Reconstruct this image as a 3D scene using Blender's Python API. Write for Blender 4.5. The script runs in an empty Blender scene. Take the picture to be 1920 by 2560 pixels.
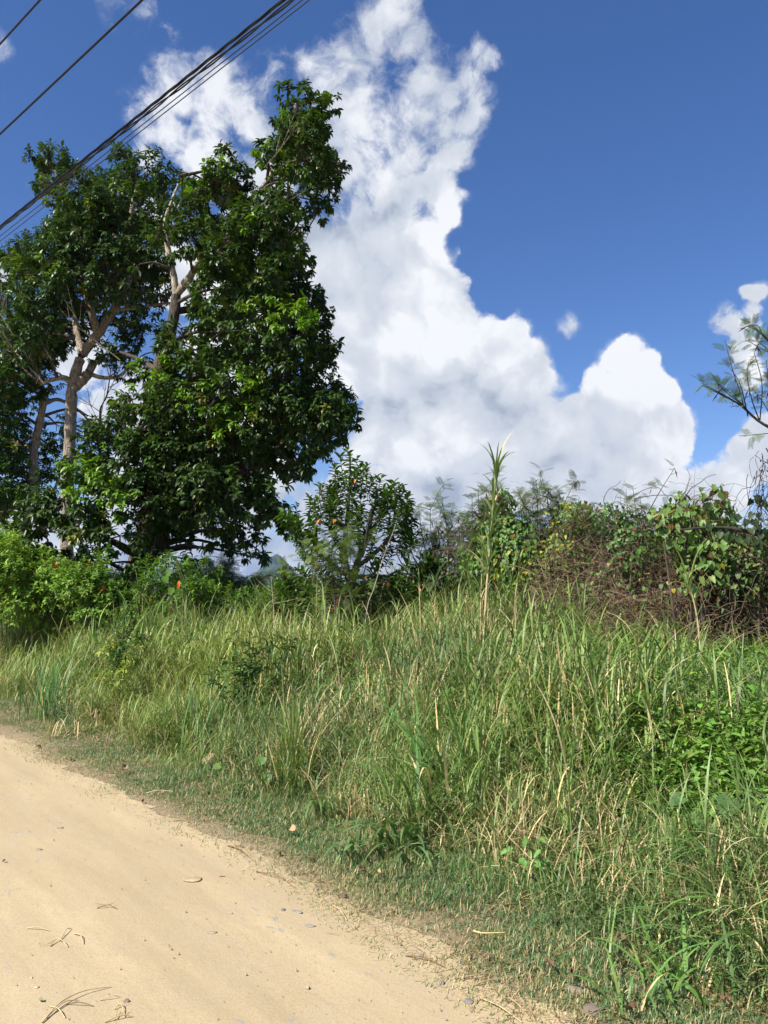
import bpy, math, random
import numpy as np
from math import radians as R, sin, cos, pi
C = bpy.context.scene.collection
S = bpy.context.scene
rng = np.random.default_rng(7)
random.seed(7)

# ------------------------------------------------------------------ camera
F = 1923.0                       # focal length in photo pixels (1920 x 2560)
PITCH = R(6.2); EYE = 1.6
cam_d = bpy.data.cameras.new('camera'); cam = bpy.data.objects.new('camera', cam_d); C.objects.link(cam)
cam_d.sensor_fit = 'HORIZONTAL'; cam_d.sensor_width = 36; cam_d.lens = 36*F/1920
cam_d.clip_start = 0.05; cam_d.clip_end = 20000
cam.location = (0, 0, EYE); cam.rotation_euler = (R(90)+PITCH, 0, 0)
S.camera = cam
def ray(px, py):
    r = (px-960)/F; u = (1280-py)/F
    return np.array([r, cos(PITCH)-u*sin(PITCH), sin(PITCH)+u*cos(PITCH)])
def at(px, py, Y):               # a real point of the place, at distance Y in front of the road camera
    d = ray(px, py); return d*(Y/d[1]) + np.array([0, 0, EYE])
def ground(px, py, z=0.0):
    d = ray(px, py); t = (z-EYE)/d[2]; return d*t + np.array([0, 0, EYE])

# ------------------------------------------------------------------ light
SUN_AZ = math.atan2(-0.74, -0.60); SUN_EL = R(47)      # azimuth clockwise from +Y
sd = np.array([sin(SUN_AZ)*cos(SUN_EL), cos(SUN_AZ)*cos(SUN_EL), sin(SUN_EL)])
sl = bpy.data.lights.new('sun', 'SUN'); sl.energy = 5.0; sl.angle = R(0.55); sl.color = (1, 0.95, 0.86)
so = bpy.data.objects.new('sun', sl); C.objects.link(so)
from mathutils import Vector
so.rotation_euler = Vector(sd).to_track_quat('Z', 'Y').to_euler(); so.location = (0, 0, 30)
S.view_settings.view_transform = 'Standard'; S.view_settings.look = 'None'
S.view_settings.exposure = 0.65; S.view_settings.gamma = 1
S.cycles.max_bounces = 6; S.cycles.diffuse_bounces = 3; S.cycles.glossy_bounces = 2
S.cycles.transmission_bounces = 4; S.cycles.transparent_max_bounces = 4; S.cycles.volume_bounces = 0
S.cycles.use_denoising = True
S.cycles.caustics_reflective = False; S.cycles.caustics_refractive = False

class NT:                        # small node helper
    def __init__(s, t): s.t = t; s.n = t.nodes; s.l = t.links; s.n.clear()
    def new(s, k, **kw):
        n = s.n.new(k)
        for a, b in kw.items(): setattr(n, a, b)
        return n
    def link(s, a, b): s.l.new(a, b)
    def setin(s, sock, v):
        if hasattr(v, 'is_output'): s.l.new(v, sock)
        else: sock.default_value = v
    def math(s, op, a, b=0.0, c=0.0, clamp=False):
        n = s.new('ShaderNodeMath', operation=op, use_clamp=clamp)
        s.setin(n.inputs[0], a); s.setin(n.inputs[1], b); s.setin(n.inputs[2], c); return n.outputs[0]
    def vm(s, op, a, b=(0, 0, 0), scale=1.0):
        n = s.new('ShaderNodeVectorMath', operation=op)
        s.setin(n.inputs[0], a); s.setin(n.inputs[1], b)
        if op == 'SCALE': s.setin(n.inputs['Scale'], scale)
        return n.outputs['Value'] if op in ('DISTANCE', 'DOT_PRODUCT', 'LENGTH') else n.outputs['Vector']
    def noise(s, vec, scale, detail=4, rough=0.5, dist=0.0, color=False):
        n = s.new('ShaderNodeTexNoise'); s.setin(n.inputs['Vector'], vec)
        n.inputs['Scale'].default_value = scale; n.inputs['Detail'].default_value = detail
        n.inputs['Roughness'].default_value = rough; n.inputs['Distortion'].default_value = dist
        return n.outputs['Color'] if color else n.outputs[0]
    def mapr(s, v, a, b, c, d, smooth=False):
        n = s.new('ShaderNodeMapRange'); n.interpolation_type = 'SMOOTHSTEP' if smooth else 'LINEAR'
        s.setin(n.inputs[0], v); s.setin(n.inputs[1], a); s.setin(n.inputs[2], b); s.setin(n.inputs[3], c); s.setin(n.inputs[4], d)
        return n.outputs[0]
    def mix(s, f, a, b, blend='MIX'):
        n = s.new('ShaderNodeMix', data_type='RGBA', blend_type=blend)
        s.setin(n.inputs[0], f)
        s.setin(n.inputs[6], a if hasattr(a, 'is_output') or len(a) == 4 else (*a, 1))
        s.setin(n.inputs[7], b if hasattr(b, 'is_output') or len(b) == 4 else (*b, 1))
        return n.outputs[2]

# ------------------------------------------------------------------ sky with clouds (world directions)
w = bpy.data.worlds.new('World'); S.world = w; w.use_nodes = True
n = NT(w.node_tree)
sky = n.new('ShaderNodeTexSky', sky_type='NISHITA'); sky.sun_disc = False
sky.sun_elevation = SUN_EL; sky.sun_rotation = SUN_AZ; sky.air_density = 1.0; sky.dust_density = 0.25; sky.ozone_density = 3.0
tc = n.new('ShaderNodeTexCoord'); D = tc.outputs['Generated']
def wn(scale, amt, detail=2):
    c = n.noise(D, scale, detail, 0.55, color=True)
    return n.vm('SCALE', n.vm('SUBTRACT', c, (0.5, 0.5, 0.5)), scale=amt)
Wd = n.vm('ADD', n.vm('ADD', D, wn(5, 0.07)), wn(22, 0.03, 3))
CL = [(960,0,80,.9),(985,50,75,.85),(1010,100,75,.8),(930,110,60,.62),(850,130,60,.55),(796,176,60,.8),(884,191,130,.74),(773,81,34,.6),(1120,230,100,.78),(1050,200,120,.74),(1000,290,120,.8),(1150,180,66,.78),(930,60,90,.7),(1178,125,52,.76),(1215,147,42,.8),(1170,206,50,.6),
 (1185,279,85,.95),(1112,294,95,.8),(1170,368,85,.95),(1031,382,110,.78),(884,294,125,.85),(847,441,150,1),(994,515,150,1),(1112,470,105,.9),
 (1140,551,62,.8),(920,625,170,1.1),(1068,640,115,1),(1180,640,40,.75),(1130,706,88,.95),(994,735,170,1.2),(920,845,200,1.2),(1104,846,150,1.2),
 (1225,868,115,1.1),(1068,993,230,1.3),(1274,956,110,1.1),(1315,1020,75,1),(1251,1110,185,1.2),(1435,1160,165,1.2),(1509,1040,115,1.1),
 (1568,935,82,1),(1560,888,48,.85),(1620,930,50,.95),(1640,990,70,1.05),(1600,1000,80,1.1),(1656,1066,80,1.1),(1693,1110,66,1.1),(1582,1200,140,1.2),(1803,1235,110,1.1),(1745,1250,120,1.15),(1690,1230,100,1.1),(1810,1215,110,1.15),(1890,1130,95,1.1),
 (1905,1060,62,.9),(1832,830,70,1.05),(1855,795,50,1.0),(1845,870,62,1.05),(1880,930,60,.8),(1868,752,46,.95),(1788,812,46,.9),(1810,790,40,.8),(1850,885,60,.85),(1440,835,50,.50),(1405,858,46,.48),(1340,880,34,.46),(1345,920,26,.42),
 (450,250,120,.74),(560,230,130,.76),(390,300,90,.76),(620,260,110,.8),(700,180,70,.6),(480,420,110,.9),(1100,1215,190,1.2),(420,350,95,.8),(370,420,60,.8),(540,350,120,.76),(660,300,120,.76),(650,600,170,1),(780,700,170,1.1),
 (340,35,95,.68),(400,70,65,.6),(290,20,60,.52),(20,110,60,.52),(90,480,45,.52),(430,700,130,1),(680,480,120,1),(600,850,170,1),(290,1000,140,.9),(200,900,120,.85),(0,720,45,.7),(400,560,90,.8),
 (50,1350,160,1.2),(500,1150,260,1.2),(-250,1250,260,1.2),(2180,1150,190,1.2),(960,1420,300,1.3),(420,1430,280,1.3),(1480,1480,250,1.3),(-200,1460,280,1.2),(2100,1480,250,1.2),
 (-500,500,260,.9),(-900,900,400,1),(500,-500,300,.75)]
acc = None
for (px, py, r, a) in CL:
    d = ray(px, py); L = np.linalg.norm(d); d = d/L
    v = n.mapr(n.vm('DISTANCE', Wd, tuple(d)), 0.0, r*1.42/F/L, a, 0.0)
    if acc is None: acc = v
    else:
        m = n.new('ShaderNodeMath', operation='SMOOTH_MAX'); n.link(acc, m.inputs[0]); n.link(v, m.inputs[1]); m.inputs[2].default_value = 0.22; acc = m.outputs[0]
# clouds elsewhere round the sky, away from the photographed part
away = n.mapr(n.vm('DOT_PRODUCT', D, tuple(ray(960, 700)/np.linalg.norm(ray(960, 700)))), -0.3, 0.2, 0.62, 0.0, True)
acc = n.math('MAXIMUM', acc, n.math('MULTIPLY', n.mapr(n.noise(D, 2.2, 3), .42, .66, 0, 1), away))
zc = n.new('ShaderNodeSeparateXYZ'); n.link(D, zc.inputs[0]); Z = zc.outputs[2]
fb = n.noise(Wd, 11, 10, 0.62)
Wl = n.vm('ADD', Wd, tuple(sd*0.022 + np.array([0, 0, .014])))
fs1 = n.noise(Wd, 9, 4, 0.5); fs2 = n.noise(Wl, 9, 4, 0.5)
fine = n.noise(Wd, 38, 8, 0.68)
high = n.mapr(Z, .42, .72, 0, 1)
amp = n.math('MULTIPLY', n.mapr(acc, .15, .34, 0, 1), n.mapr(high, 0, 1, .95, 2.5))
dens = n.math('ADD', acc, n.math('MULTIPLY', amp, n.math('ADD', n.math('SUBTRACT', fb, .5), n.math('MULTIPLY', n.math('SUBTRACT', fine, .5), .42))))
def vor(sc):
    v = n.new('ShaderNodeTexVoronoi', feature='SMOOTH_F1'); n.link(Wd, v.inputs['Vector']); v.inputs['Scale'].default_value = sc; v.inputs['Smoothness'].default_value = .35; return n.math('SUBTRACT', .42, v.outputs['Distance'])
bil = n.math('ADD', n.math('MULTIPLY', vor(17), .55), n.math('MULTIPLY', vor(41), .30))
dens = n.math('ADD', dens, n.math('MULTIPLY', n.math('MULTIPLY', bil, n.mapr(acc, .15, .34, 0, 1)), n.mapr(high, 0, 1, .75, .45)))
mask = n.mapr(dens, n.mapr(high, 0, 1, .30, .17), n.math('MAXIMUM', n.mapr(high, 0, 1, .49, 1.08), n.mapr(acc, .30, .50, .95, .46)), 0, 1, True)
mask = n.math('MULTIPLY', mask, n.mapr(high, 0, 1, 1.0, .84))
mask = n.math('MAXIMUM', mask, n.mapr(Z, .055, .10, 1, 0))
lit = n.math('ADD', n.math('MULTIPLY', n.math('SUBTRACT', fs1, fs2), 2.4), n.mapr(dens, .35, 1.5, .82, .50))
lit = n.math('ADD', lit, n.math('MULTIPLY', n.math('SUBTRACT', n.noise(Wd, 4.4, 5, .55), .5), 2.2))
lit = n.math('ADD', lit, n.math('MULTIPLY', n.math('SUBTRACT', fine, .5), .55))
lit = n.math('ADD', lit, n.math('MULTIPLY', bil, n.mapr(high, 0, 1, .75, .2)))
lit = n.math('ADD', lit, n.mapr(Z, .05, .45, -.05, .10))
cr = n.new('ShaderNodeValToRGB'); n.link(lit, cr.inputs[0])
e = cr.color_ramp.elements; e[0].position = .12; e[0].color = (.40, .46, .56, 1); e[1].position = 1.0; e[1].color = (.90, .92, .95, 1)
m1 = e.new(.42); m1.color = (.60, .65, .73, 1); m1 = e.new(.7); m1.color = (.70, .74, .80, 1)
bgc = n.new('ShaderNodeBackground'); n.link(cr.outputs[0], bgc.inputs[0]); bgc.inputs[1].default_value = 0.68
hs = n.new('ShaderNodeHueSaturation'); hs.inputs['Saturation'].default_value = 1.16; n.link(n.mix(1.0, sky.outputs[0], (1.10, 1.08, 1.26), 'MULTIPLY'), hs.inputs['Color'])
bgs = n.new('ShaderNodeBackground'); n.link(hs.outputs[0], bgs.inputs[0]); bgs.inputs[1].default_value = 0.072
mx = n.new('ShaderNodeMixShader'); n.link(mask, mx.inputs[0]); n.link(bgs.outputs[0], mx.inputs[1]); n.link(bgc.outputs[0], mx.inputs[2])
ow = n.new('ShaderNodeOutputWorld'); n.link(mx.outputs[0], ow.inputs[0])
w.cycles.sampling_method = 'MANUAL'; w.cycles.sample_map_resolution = 512

# ------------------------------------------------------------------ tagging and mesh helpers
def tag(o, label=None, cat=None, group=None, kind=None):
    if label: o['label'] = label
    if cat: o['category'] = cat
    if group: o['group'] = group
    if kind: o['kind'] = kind
    return o
def thing(name, label, cat, loc, group=None):
    o = bpy.data.objects.new(name, None); C.objects.link(o); o.location = loc; o.empty_display_size = .2
    return tag(o, label, cat, group)
class Acc:
    """collects vertices, faces and a per-vertex natural colour; build() links them as one mesh object"""
    def __init__(s): s.V = []; s.Q = []; s.T = []; s.K = []; s.n = 0
    def add(s, V, F, col):
        V = np.asarray(V, float).reshape(-1, 3); F = np.asarray(F, int)
        if len(V) == 0: return
        (s.Q if F.shape[1] == 4 else s.T).append(F+s.n); s.V.append(V)
        s.K.append(np.broadcast_to(np.asarray(col, float), (len(V), 3))); s.n += len(V)
    def build(s, name, m, parent=None, smooth=True, origin=None):
        V = np.concatenate(s.V); K = np.concatenate(s.K)
        if parent is not None: org = np.array(parent.location)
        else: org = V.mean(0)*0 if origin is None else np.array(origin)
        me = bpy.data.meshes.new(name); me.vertices.add(len(V)); me.vertices.foreach_set('co', (V-org).astype(np.float32).ravel())
        Q = np.concatenate(s.Q) if s.Q else np.zeros((0, 4), int); T = np.concatenate(s.T) if s.T else np.zeros((0, 3), int)
        me.loops.add(Q.size+T.size); me.loops.foreach_set('vertex_index', np.concatenate([Q.ravel(), T.ravel()]).astype(np.int32))
        st = np.concatenate([np.arange(len(Q))*4, len(Q)*4+np.arange(len(T))*3])
        me.polygons.add(len(st)); me.polygons.foreach_set('loop_start', st.astype(np.int32))
        me.polygons.foreach_set('use_smooth', np.full(len(st), smooth))
        me.update(calc_edges=True)
        a = me.attributes.new('tone', 'FLOAT_COLOR', 'POINT')
        a.data.foreach_set('color', np.concatenate([K, np.ones((len(K), 1))], 1).astype(np.float32).ravel())
        me.materials.append(m)
        o = bpy.data.objects.new(name, me); C.objects.link(o)
        if parent is not None: o.parent = parent
        else: o.location = org
        return o
def nrm(v): return v/np.maximum(np.linalg.norm(v, axis=-1, keepdims=True), 1e-9)
def rand(*s): return rng.random(s)
def uni(a, b, *s): return a+(b-a)*rng.random(s)
def vary(c, n, amt=.25, hue=.12):       # n natural variations of a colour
    c = np.asarray(c, float); return np.clip(c*(1+amt*(2*rand(n, 1)-1))*(1+hue*(2*rand(n, 3)-1)), 0.002, 1)
def ramp(t, a, b): return np.asarray(a)+(np.asarray(b)-np.asarray(a))*np.asarray(t)[..., None]

def foliage_mat(name, rough=.42, trans=.28, spec=.5, tint=(1.25, 1.35, .55), nscale=30):
    m = bpy.data.materials.new(name); m.use_nodes = True; n = NT(m.node_tree)
    a = n.new('ShaderNodeAttribute', attribute_name='tone')
    tcn = n.new('ShaderNodeTexCoord')
    v = n.mapr(n.noise(tcn.outputs['Object'], nscale, 3), .3, .7, .82, 1.16)
    col = n.mix(1.0, a.outputs['Color'], n.new('ShaderNodeCombineColor').outputs[0], 'MULTIPLY')
    cc = col.node.inputs[7].links[0].from_node
    for i in range(3): n.link(v, cc.inputs[i])
    p = n.new('ShaderNodeBsdfPrincipled'); n.link(col, p.inputs['Base Color']); p.inputs['Roughness'].default_value = rough
    p.inputs['Specular IOR Level'].default_value = spec
    tr = n.new('ShaderNodeBsdfTranslucent'); n.link(n.mix(1.0, col, tint, 'MULTIPLY'), tr.inputs[0])
    mx = n.new('ShaderNodeMixShader'); mx.inputs[0].default_value = trans; n.link(p.outputs[0], mx.inputs[1]); n.link(tr.outputs[0], mx.inputs[2])
    o = n.new('ShaderNodeOutputMaterial'); n.link(mx.outputs[0], o.inputs[0]); return m
def solid_mat(name, rough=.85, nscale=18, amt=.35, bump=.4, bdist=.01, spec=.3, stretch=(1, 1, 1)):
    m = bpy.data.materials.new(name); m.use_nodes = True; n = NT(m.node_tree)
    a = n.new('ShaderNodeAttribute', attribute_name='tone'); tcn = n.new('ShaderNodeTexCoord')
    vec = n.vm('MULTIPLY', tcn.outputs['Object'], stretch)
    nz = n.noise(vec, nscale, 6, .62)
    v = n.mapr(nz, .3, .7, 1-amt, 1+amt)
    cc = n.new('ShaderNodeCombineColor')
    for i in range(3): n.link(v, cc.inputs[i])
    col = n.mix(1.0, a.outputs['Color'], cc.outputs[0], 'MULTIPLY')
    p = n.new('ShaderNodeBsdfPrincipled'); n.link(col, p.inputs['Base Color']); p.inputs['Roughness'].default_value = rough
    p.inputs['Specular IOR Level'].default_value = spec
    b = n.new('ShaderNodeBump'); b.inputs['Strength'].default_value = bump; b.inputs['Distance'].default_value = bdist
    n.link(nz, b.inputs['Height']); n.link(b.outputs[0], p.inputs['Normal'])
    o = n.new('ShaderNodeOutputMaterial'); n.link(p.outputs[0], o.inputs[0]); return m
M_gloss = foliage_mat('glossy_leaf', .40, .22, .42, (1.3, 1.35, .4), 9)
M_leaf = foliage_mat('soft_leaf', .48, .30, .4)
M_grass = foliage_mat('grass_blade', .45, .27, .38, (1.15, 1.3, .6))
M_dry = foliage_mat('dry_blade', .75, .15, .15, (1, 1, .8))
M_bark = solid_mat('bark', .9, 26, .75, 1.0, .05, .2, (1, 1, .28))
M_twig = solid_mat('twig', .85, 20, .3, .2)
M_rock = solid_mat('rock', .85, 14, .3, .6, .02)
M_cable = solid_mat('cable_sheath', .5, 40, .2, .1, .002, .4)
M_deadleaf = solid_mat('dead_leaf', .7, 30, .4, .4, .004, .3)

# ------------------------------------------------------------------ vectorised builders
def tubes(acc, P, Rad, col, sides=5):
    """P (N,S,3) centre lines, Rad (N,S)"""
    P = np.asarray(P, float); N, Sg, _ = P.shape; Rad = np.broadcast_to(Rad, (N, Sg))
    T = nrm(np.gradient(P, axis=1)); up = np.where(np.abs(T[..., 2:3]) > .9, [1., 0, 0], [0, 0, 1.])
    A = nrm(np.cross(T, up)); B = np.cross(T, A)
    th = np.arange(sides)*2*pi/sides
    V = P[:, :, None]+Rad[..., None, None]*(A[:, :, None]*np.cos(th)[None, None, :, None]+B[:, :, None]*np.sin(th)[None, None, :, None])
    idx = np.arange(N*Sg*sides).reshape(N, Sg, sides); nx = np.roll(idx, -1, 2)
    F = np.stack([idx[:, :-1], nx[:, :-1], nx[:, 1:], idx[:, 1:]], -1).reshape(-1, 4)
    col = np.asarray(col, float)
    if col.ndim == 2: col = np.repeat(col, Sg*sides, 0)
    elif col.ndim == 3: col = np.repeat(col.reshape(N*Sg, 3), sides, 0)
    acc.add(V, F, col)
LEAF = np.array([[0, 0, 0], [.28, .42, .10], [.28, -.42, .10], [.66, .36, .08], [.66, -.36, .08], [.48, 0, -.02], [1, 0, -.10]])
LEAF_F = np.array([[0, 5, 1], [1, 5, 3], [3, 5, 6], [0, 2, 5], [2, 4, 5], [4, 6, 5]])
SMALL = np.array([[0, 0, 0], [.45, .5, .08], [.45, -.5, .08], [1, 0, -.12]]); SMALL_F = np.array([[0, 2, 3, 1]])
HEART = np.array([[0, 0, 0], [-.12, .30, .06], [-.12, -.30, .06], [.22, .52, .10], [.22, -.52, .10], [.62, .34, .06], [.62, -.34, .06], [.4, 0, -.03], [1, 0, -.1]])
HEART_F = np.array([[0, 7, 1], [1, 7, 3], [3, 7, 5], [5, 7, 8], [0, 2, 7], [2, 4, 7], [4, 6, 7], [6, 8, 7]])
def inst(acc, tpl, F, P, X, Z, L, W, col, cup=1.0):
    X = nrm(X); Y = nrm(np.cross(Z, X)); Zn = np.cross(X, Y)
    L = np.broadcast_to(L, len(P)); W = np.broadcast_to(W, len(P))
    V = P[:, None]+tpl[None, :, 0:1]*(X*L[:, None])[:, None]+tpl[None, :, 1:2]*(Y*W[:, None])[:, None]+tpl[None, :, 2:3]*(Zn*L[:, None]*cup)[:, None]
    Fa = F[None]+(np.arange(len(P))*len(tpl))[:, None, None]
    acc.add(V, Fa.reshape(-1, F.shape[1]), np.repeat(col, len(tpl), 0))
def perp(Dv):
    a = nrm(np.cross(Dv, np.where(np.abs(Dv[..., 2:3]) > .9, [1., 0, 0], [0, 0, 1.]))); return a, np.cross(Dv, a)
def shoots(acc, P, Dv, length, k, L, W, col, a0=80, a1=40, droop=.35, tpl=LEAF, F=LEAF_F, cup=1.0, jit=.25):
    """k leaves set spirally along each of the shoots P -> P + Dv*length"""
    Mn = len(P); Dv = nrm(Dv); A, B = perp(Dv)
    t = (np.arange(k)/max(k-1, 1))[None]*np.ones((Mn, 1))
    az = np.arange(k)[None]*2.4+rand(Mn, 1)*6.3+(rand(Mn, k)-.5)*.8
    an = np.radians(a0+(a1-a0)*t)+(rand(Mn, k)-.5)*.4
    pos = P[:, None]+Dv[:, None]*(t*np.broadcast_to(length, Mn)[:, None])[..., None]
    rad = A[:, None]*np.cos(az)[..., None]+B[:, None]*np.sin(az)[..., None]
    X = Dv[:, None]*np.cos(an)[..., None]+rad*np.sin(an)[..., None]; X[..., 2] -= droop*(0.4+rand(Mn, k)); X = nrm(X)
    Zv = nrm(Dv[:, None]*.5+np.array([0, 0, .8])+jit*(rand(Mn, k, 3)-.5)*2)
    s = (.75+.5*rand(Mn*k))*np.repeat(.7+.6*rand(Mn), k)
    cc = np.repeat(col, k, 0)*(0.85+.3*rand(Mn*k, 1))
    inst(acc, tpl, F, pos.reshape(-1, 3), X.reshape(-1, 3), Zv.reshape(-1, 3), L*s, W*s, cc, cup)
def blades(acc, P, az, L, W, lean, curve, col0, col1, seg=5, tw=.0):
    """grass blades: base P, heading az, bending by `curve` radians from `lean` off the vertical"""
    N = len(P); s = np.linspace(0, 1, seg+1); th = lean[:, None]+curve[:, None]*s[None]**1.3
    ds = (L/seg)[:, None]
    dx = np.sin(th)*ds; dz = np.cos(th)*ds
    h = np.concatenate([np.zeros((N, 1)), np.cumsum((dx[:, 1:]+dx[:, :-1])/2, 1)], 1); z = np.concatenate([np.zeros((N, 1)), np.cumsum((dz[:, 1:]+dz[:, :-1])/2, 1)], 1)
    ta = az[:, None]+tw*np.atleast_1d(rand(N)-.5)[:, None]*s[None]
    c, sn = np.cos(az)[:, None], np.sin(az)[:, None]
    ctr = np.stack([P[:, 0:1]+h*c, P[:, 1:2]+h*sn, P[:, 2:3]+z], -1)
    side = np.stack([-np.sin(ta), np.cos(ta), np.zeros_like(ta)], -1)
    wp = np.interp(s, [0, .3, .75, 1], [.55, 1, .7, .04])
    hw = (W[:, None]*wp[None]/2)[..., None]
    V = np.stack([ctr-side*hw, ctr+side*hw], 2)
    idx = np.arange(N*(seg+1)*2).reshape(N, seg+1, 2)
    Fq = np.stack([idx[:, :-1, 0], idx[:, :-1, 1], idx[:, 1:, 1], idx[:, 1:, 0]], -1).reshape(-1, 4)
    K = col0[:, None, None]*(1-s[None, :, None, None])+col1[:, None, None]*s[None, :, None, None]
    acc.add(V, Fq, np.broadcast_to(K, (N, seg+1, 2, 3)).reshape(-1, 3))
def smooth_path(pts, n=14):
    p = np.array(pts, float)
    if len(p) < 3: return p[0]+(p[-1]-p[0])*np.linspace(0, 1, n)[:, None]
    q = np.vstack([2*p[0]-p[1], p, 2*p[-1]-p[-2]]); out = []
    for u in np.linspace(0, len(p)-1-1e-6, n):
        i = int(u); f = u-i; a, b, c, d = q[i:i+4]
        out.append(.5*((2*b)+(-a+c)*f+(2*a-5*b+4*c-d)*f*f+(-a+3*b-3*c+d)*f**3))
    return np.array(out)
def limb(acc, pts, r0, r1, col, n=16, sides=9, wob=.06):
    P = smooth_path(pts, n); Rr = np.linspace(r0, r1, n)*(1+wob*(rand(n)-.5)*2)
    n0 = acc.n; tubes(acc, P[None], Rr[None], np.asarray(col), sides)
    if r0 > .06: V_ = acc.V[-1]; ctr = np.repeat(P, sides, 0); V_ += (V_-ctr)*(.12*inoise(V_, 5)+.08*inoise(V_, 14, 3))[:, None]
    return P, Rr
def inoise(p, f=1.0, seed=0):            # cheap smooth noise for patches, about -1..1
    x, y, z = p[..., 0]*f+seed*1.7, p[..., 1]*f-seed*.9, (p[..., 2]*f if p.shape[-1] > 2 else 0*p[..., 0])
    return (np.sin(x*1.7+np.sin(y*1.3+z)*1.4)+np.sin(y*2.1-np.sin(x*1.1-z*1.5)*1.6)+np.sin(z*1.9+x*.7+np.sin(y*.9)*1.2))/2.4

# ------------------------------------------------------------------ ground
EY = np.array([-40, -8, -3, 0, 3.08, 3.83, 5.1, 6.39, 9.3, 15, 30, 60, 120.]); EX = np.array([26, 9.0, 5.2, 3.05, .66, .08, -.87, -2.12, -4.55, -9.6, -22, -46, -90.])
def edge_d(x, y): return (x-np.interp(y, EY, EX))*.77      # metres beyond the road's right edge
def sstep(a, b, v): t = np.clip((v-a)/(b-a), 0, 1); return t*t*(3-2*t)
def gz(x, y):
    x = np.asarray(x, float); y = np.asarray(y, float); d = edge_d(x, y)
    p = np.stack([x, y], -1)
    rough = sstep(.1, 1.2, d)*(.03*inoise(p, 1.9)+.015*inoise(p, 6, 3))
    far = sstep(30, 200, np.hypot(x, y))
    bank = .16*sstep(.3, 2.4, d)+.62*sstep(1.5, 6.5, d)*(.28+.72*sstep(-5, .6, x+.25*(y-6)*0))*(1-.55*sstep(1.2, 4.0, x))*(1+.14*inoise(p, .9, 11))*(1-.6*sstep(14, 26, d))
    return (bank+rough+.02*sstep(0, .35, d))*(1-far)+.2*far-.02+.003*inoise(p, .8, 5)*(1-sstep(0, .3, d))*(1-sstep(12, 40, np.hypot(x, y)))
def grid_sheet(xs, ys, zf):
    X, Y = np.meshgrid(xs, ys); Z = zf(X, Y); V = np.stack([X, Y, Z], -1).reshape(-1, 3)
    i = np.arange(len(xs)*len(ys)).reshape(len(ys), len(xs))
    return V, np.stack([i[:-1, :-1], i[:-1, 1:], i[1:, 1:], i[1:, :-1]], -1).reshape(-1, 4)
def axis(c, fine, ext, far):
    a = np.arange(-ext, ext+fine, fine); g = ext*np.geomspace(1.15, far/ext, 22)
    return c+np.concatenate([-g[::-1], a, g])
m = bpy.data.materials.new('soil'); m.use_nodes = True; n = NT(m.node_tree)
tcn = n.new('ShaderNodeTexCoord'); O = tcn.outputs['Object']
c1 = n.mix(n.mapr(n.noise(O, 1.6, 6), .35, .65, 0, 1), (.11, .075, .042), (.20, .145, .075))
c1 = n.mix(n.mapr(n.noise(O, 26, 5, .7), .48, .6, 0, .8), c1, (.34, .26, .14))
c1 = n.mix(n.mapr(n.noise(O, 5, 6, .7), .45, .62, 0, .7), c1, (.05, .065, .02))
att = n.new('ShaderNodeAttribute', attribute_name='tone').outputs['Color']       # trodden tan dirt by the road, soil colour darkened beyond as shade inside tall grass
sep = n.new('ShaderNodeSeparateColor'); n.link(att, sep.inputs[0])
c2 = n.mix(n.mapr(n.noise(O, 60, 5, .7), .42, .62, 0, .8), att, (.22, .16, .09))
c1 = n.mix(n.mapr(sep.outputs[0], .25, .42, .15, .95), c1, c2)
p = n.new('ShaderNodeBsdfPrincipled'); n.link(c1, p.inputs['Base Color']); p.inputs['Roughness'].default_value = .95
b = n.new('ShaderNodeBump'); b.inputs['Strength'].default_value = .8; b.inputs['Distance'].default_value = .03
n.link(n.noise(O, 14, 8, .7), b.inputs['Height']); n.link(b.outputs[0], p.inputs['Normal'])
n.link(p.outputs[0], n.new('ShaderNodeOutputMaterial').inputs[0]); M_soil = m
a = Acc(); V, Fq = grid_sheet(axis(0, .12, 12, 4500), axis(8, .12, 11, 4500), gz); 
dV = edge_d(V[:, 0], V[:, 1]); near_ = (1-sstep(.05, .45, dV+.2*inoise(V[:, :2], 2.3, 4)))[:, None]
a.add(V, Fq, (np.array([.24, .185, .095])*(1-sstep(1.2, 2.4, dV))[:, None]+np.array([.11, .085, .048])*sstep(1.2, 2.4, dV)[:, None])*(1-near_)+np.array([.40, .30, .175])*near_)  # soil tone darkened away from the road to deepen shade under tall grass
g = a.build('ground', M_soil); tag(g, kind='structure')

m = bpy.data.materials.new('packed_dirt'); m.use_nodes = True; n = NT(m.node_tree)
O = n.new('ShaderNodeTexCoord').outputs['Object']
rot = n.new('ShaderNodeVectorRotate', rotation_type='Z_AXIS'); n.link(O, rot.inputs[0]); rot.inputs['Angle'].default_value = R(50)
trk = n.vm('MULTIPLY', rot.outputs[0], (.35, 2.4, 1))           # long wheel streaks along the road
c1 = n.mix(n.mapr(n.noise(trk, 1.1, 6, .6), .36, .64, 0, 1), (.39, .305, .178), (.515, .405, .24))
c1 = n.mix(n.mapr(n.noise(O, 2.3, 5, .6), .40, .66, 0, .55), c1, (.43, .345, .22))
c1 = n.mix(n.mapr(n.noise(O, 95, 4, .7), .50, .66, 0, .6), c1, (.37, .26, .14))
c1 = n.mix(n.mapr(n.noise(O, 150, 3, .7), .57, .68, 0, .7), c1, (.52, .43, .30))
gm = n.math('MULTIPLY', n.mapr(n.noise(n.vm('MULTIPLY', rot.outputs[0], (1.0, 2.0, 1)), 9, 5, .62, .5), .63, .67, 0, 1), n.mapr(n.noise(O, 1.3, 2), .40, .58, 0, .9))
c1 = n.mix(gm, c1, (.31, .285, .245))                              # worn grey stone showing through
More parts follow.
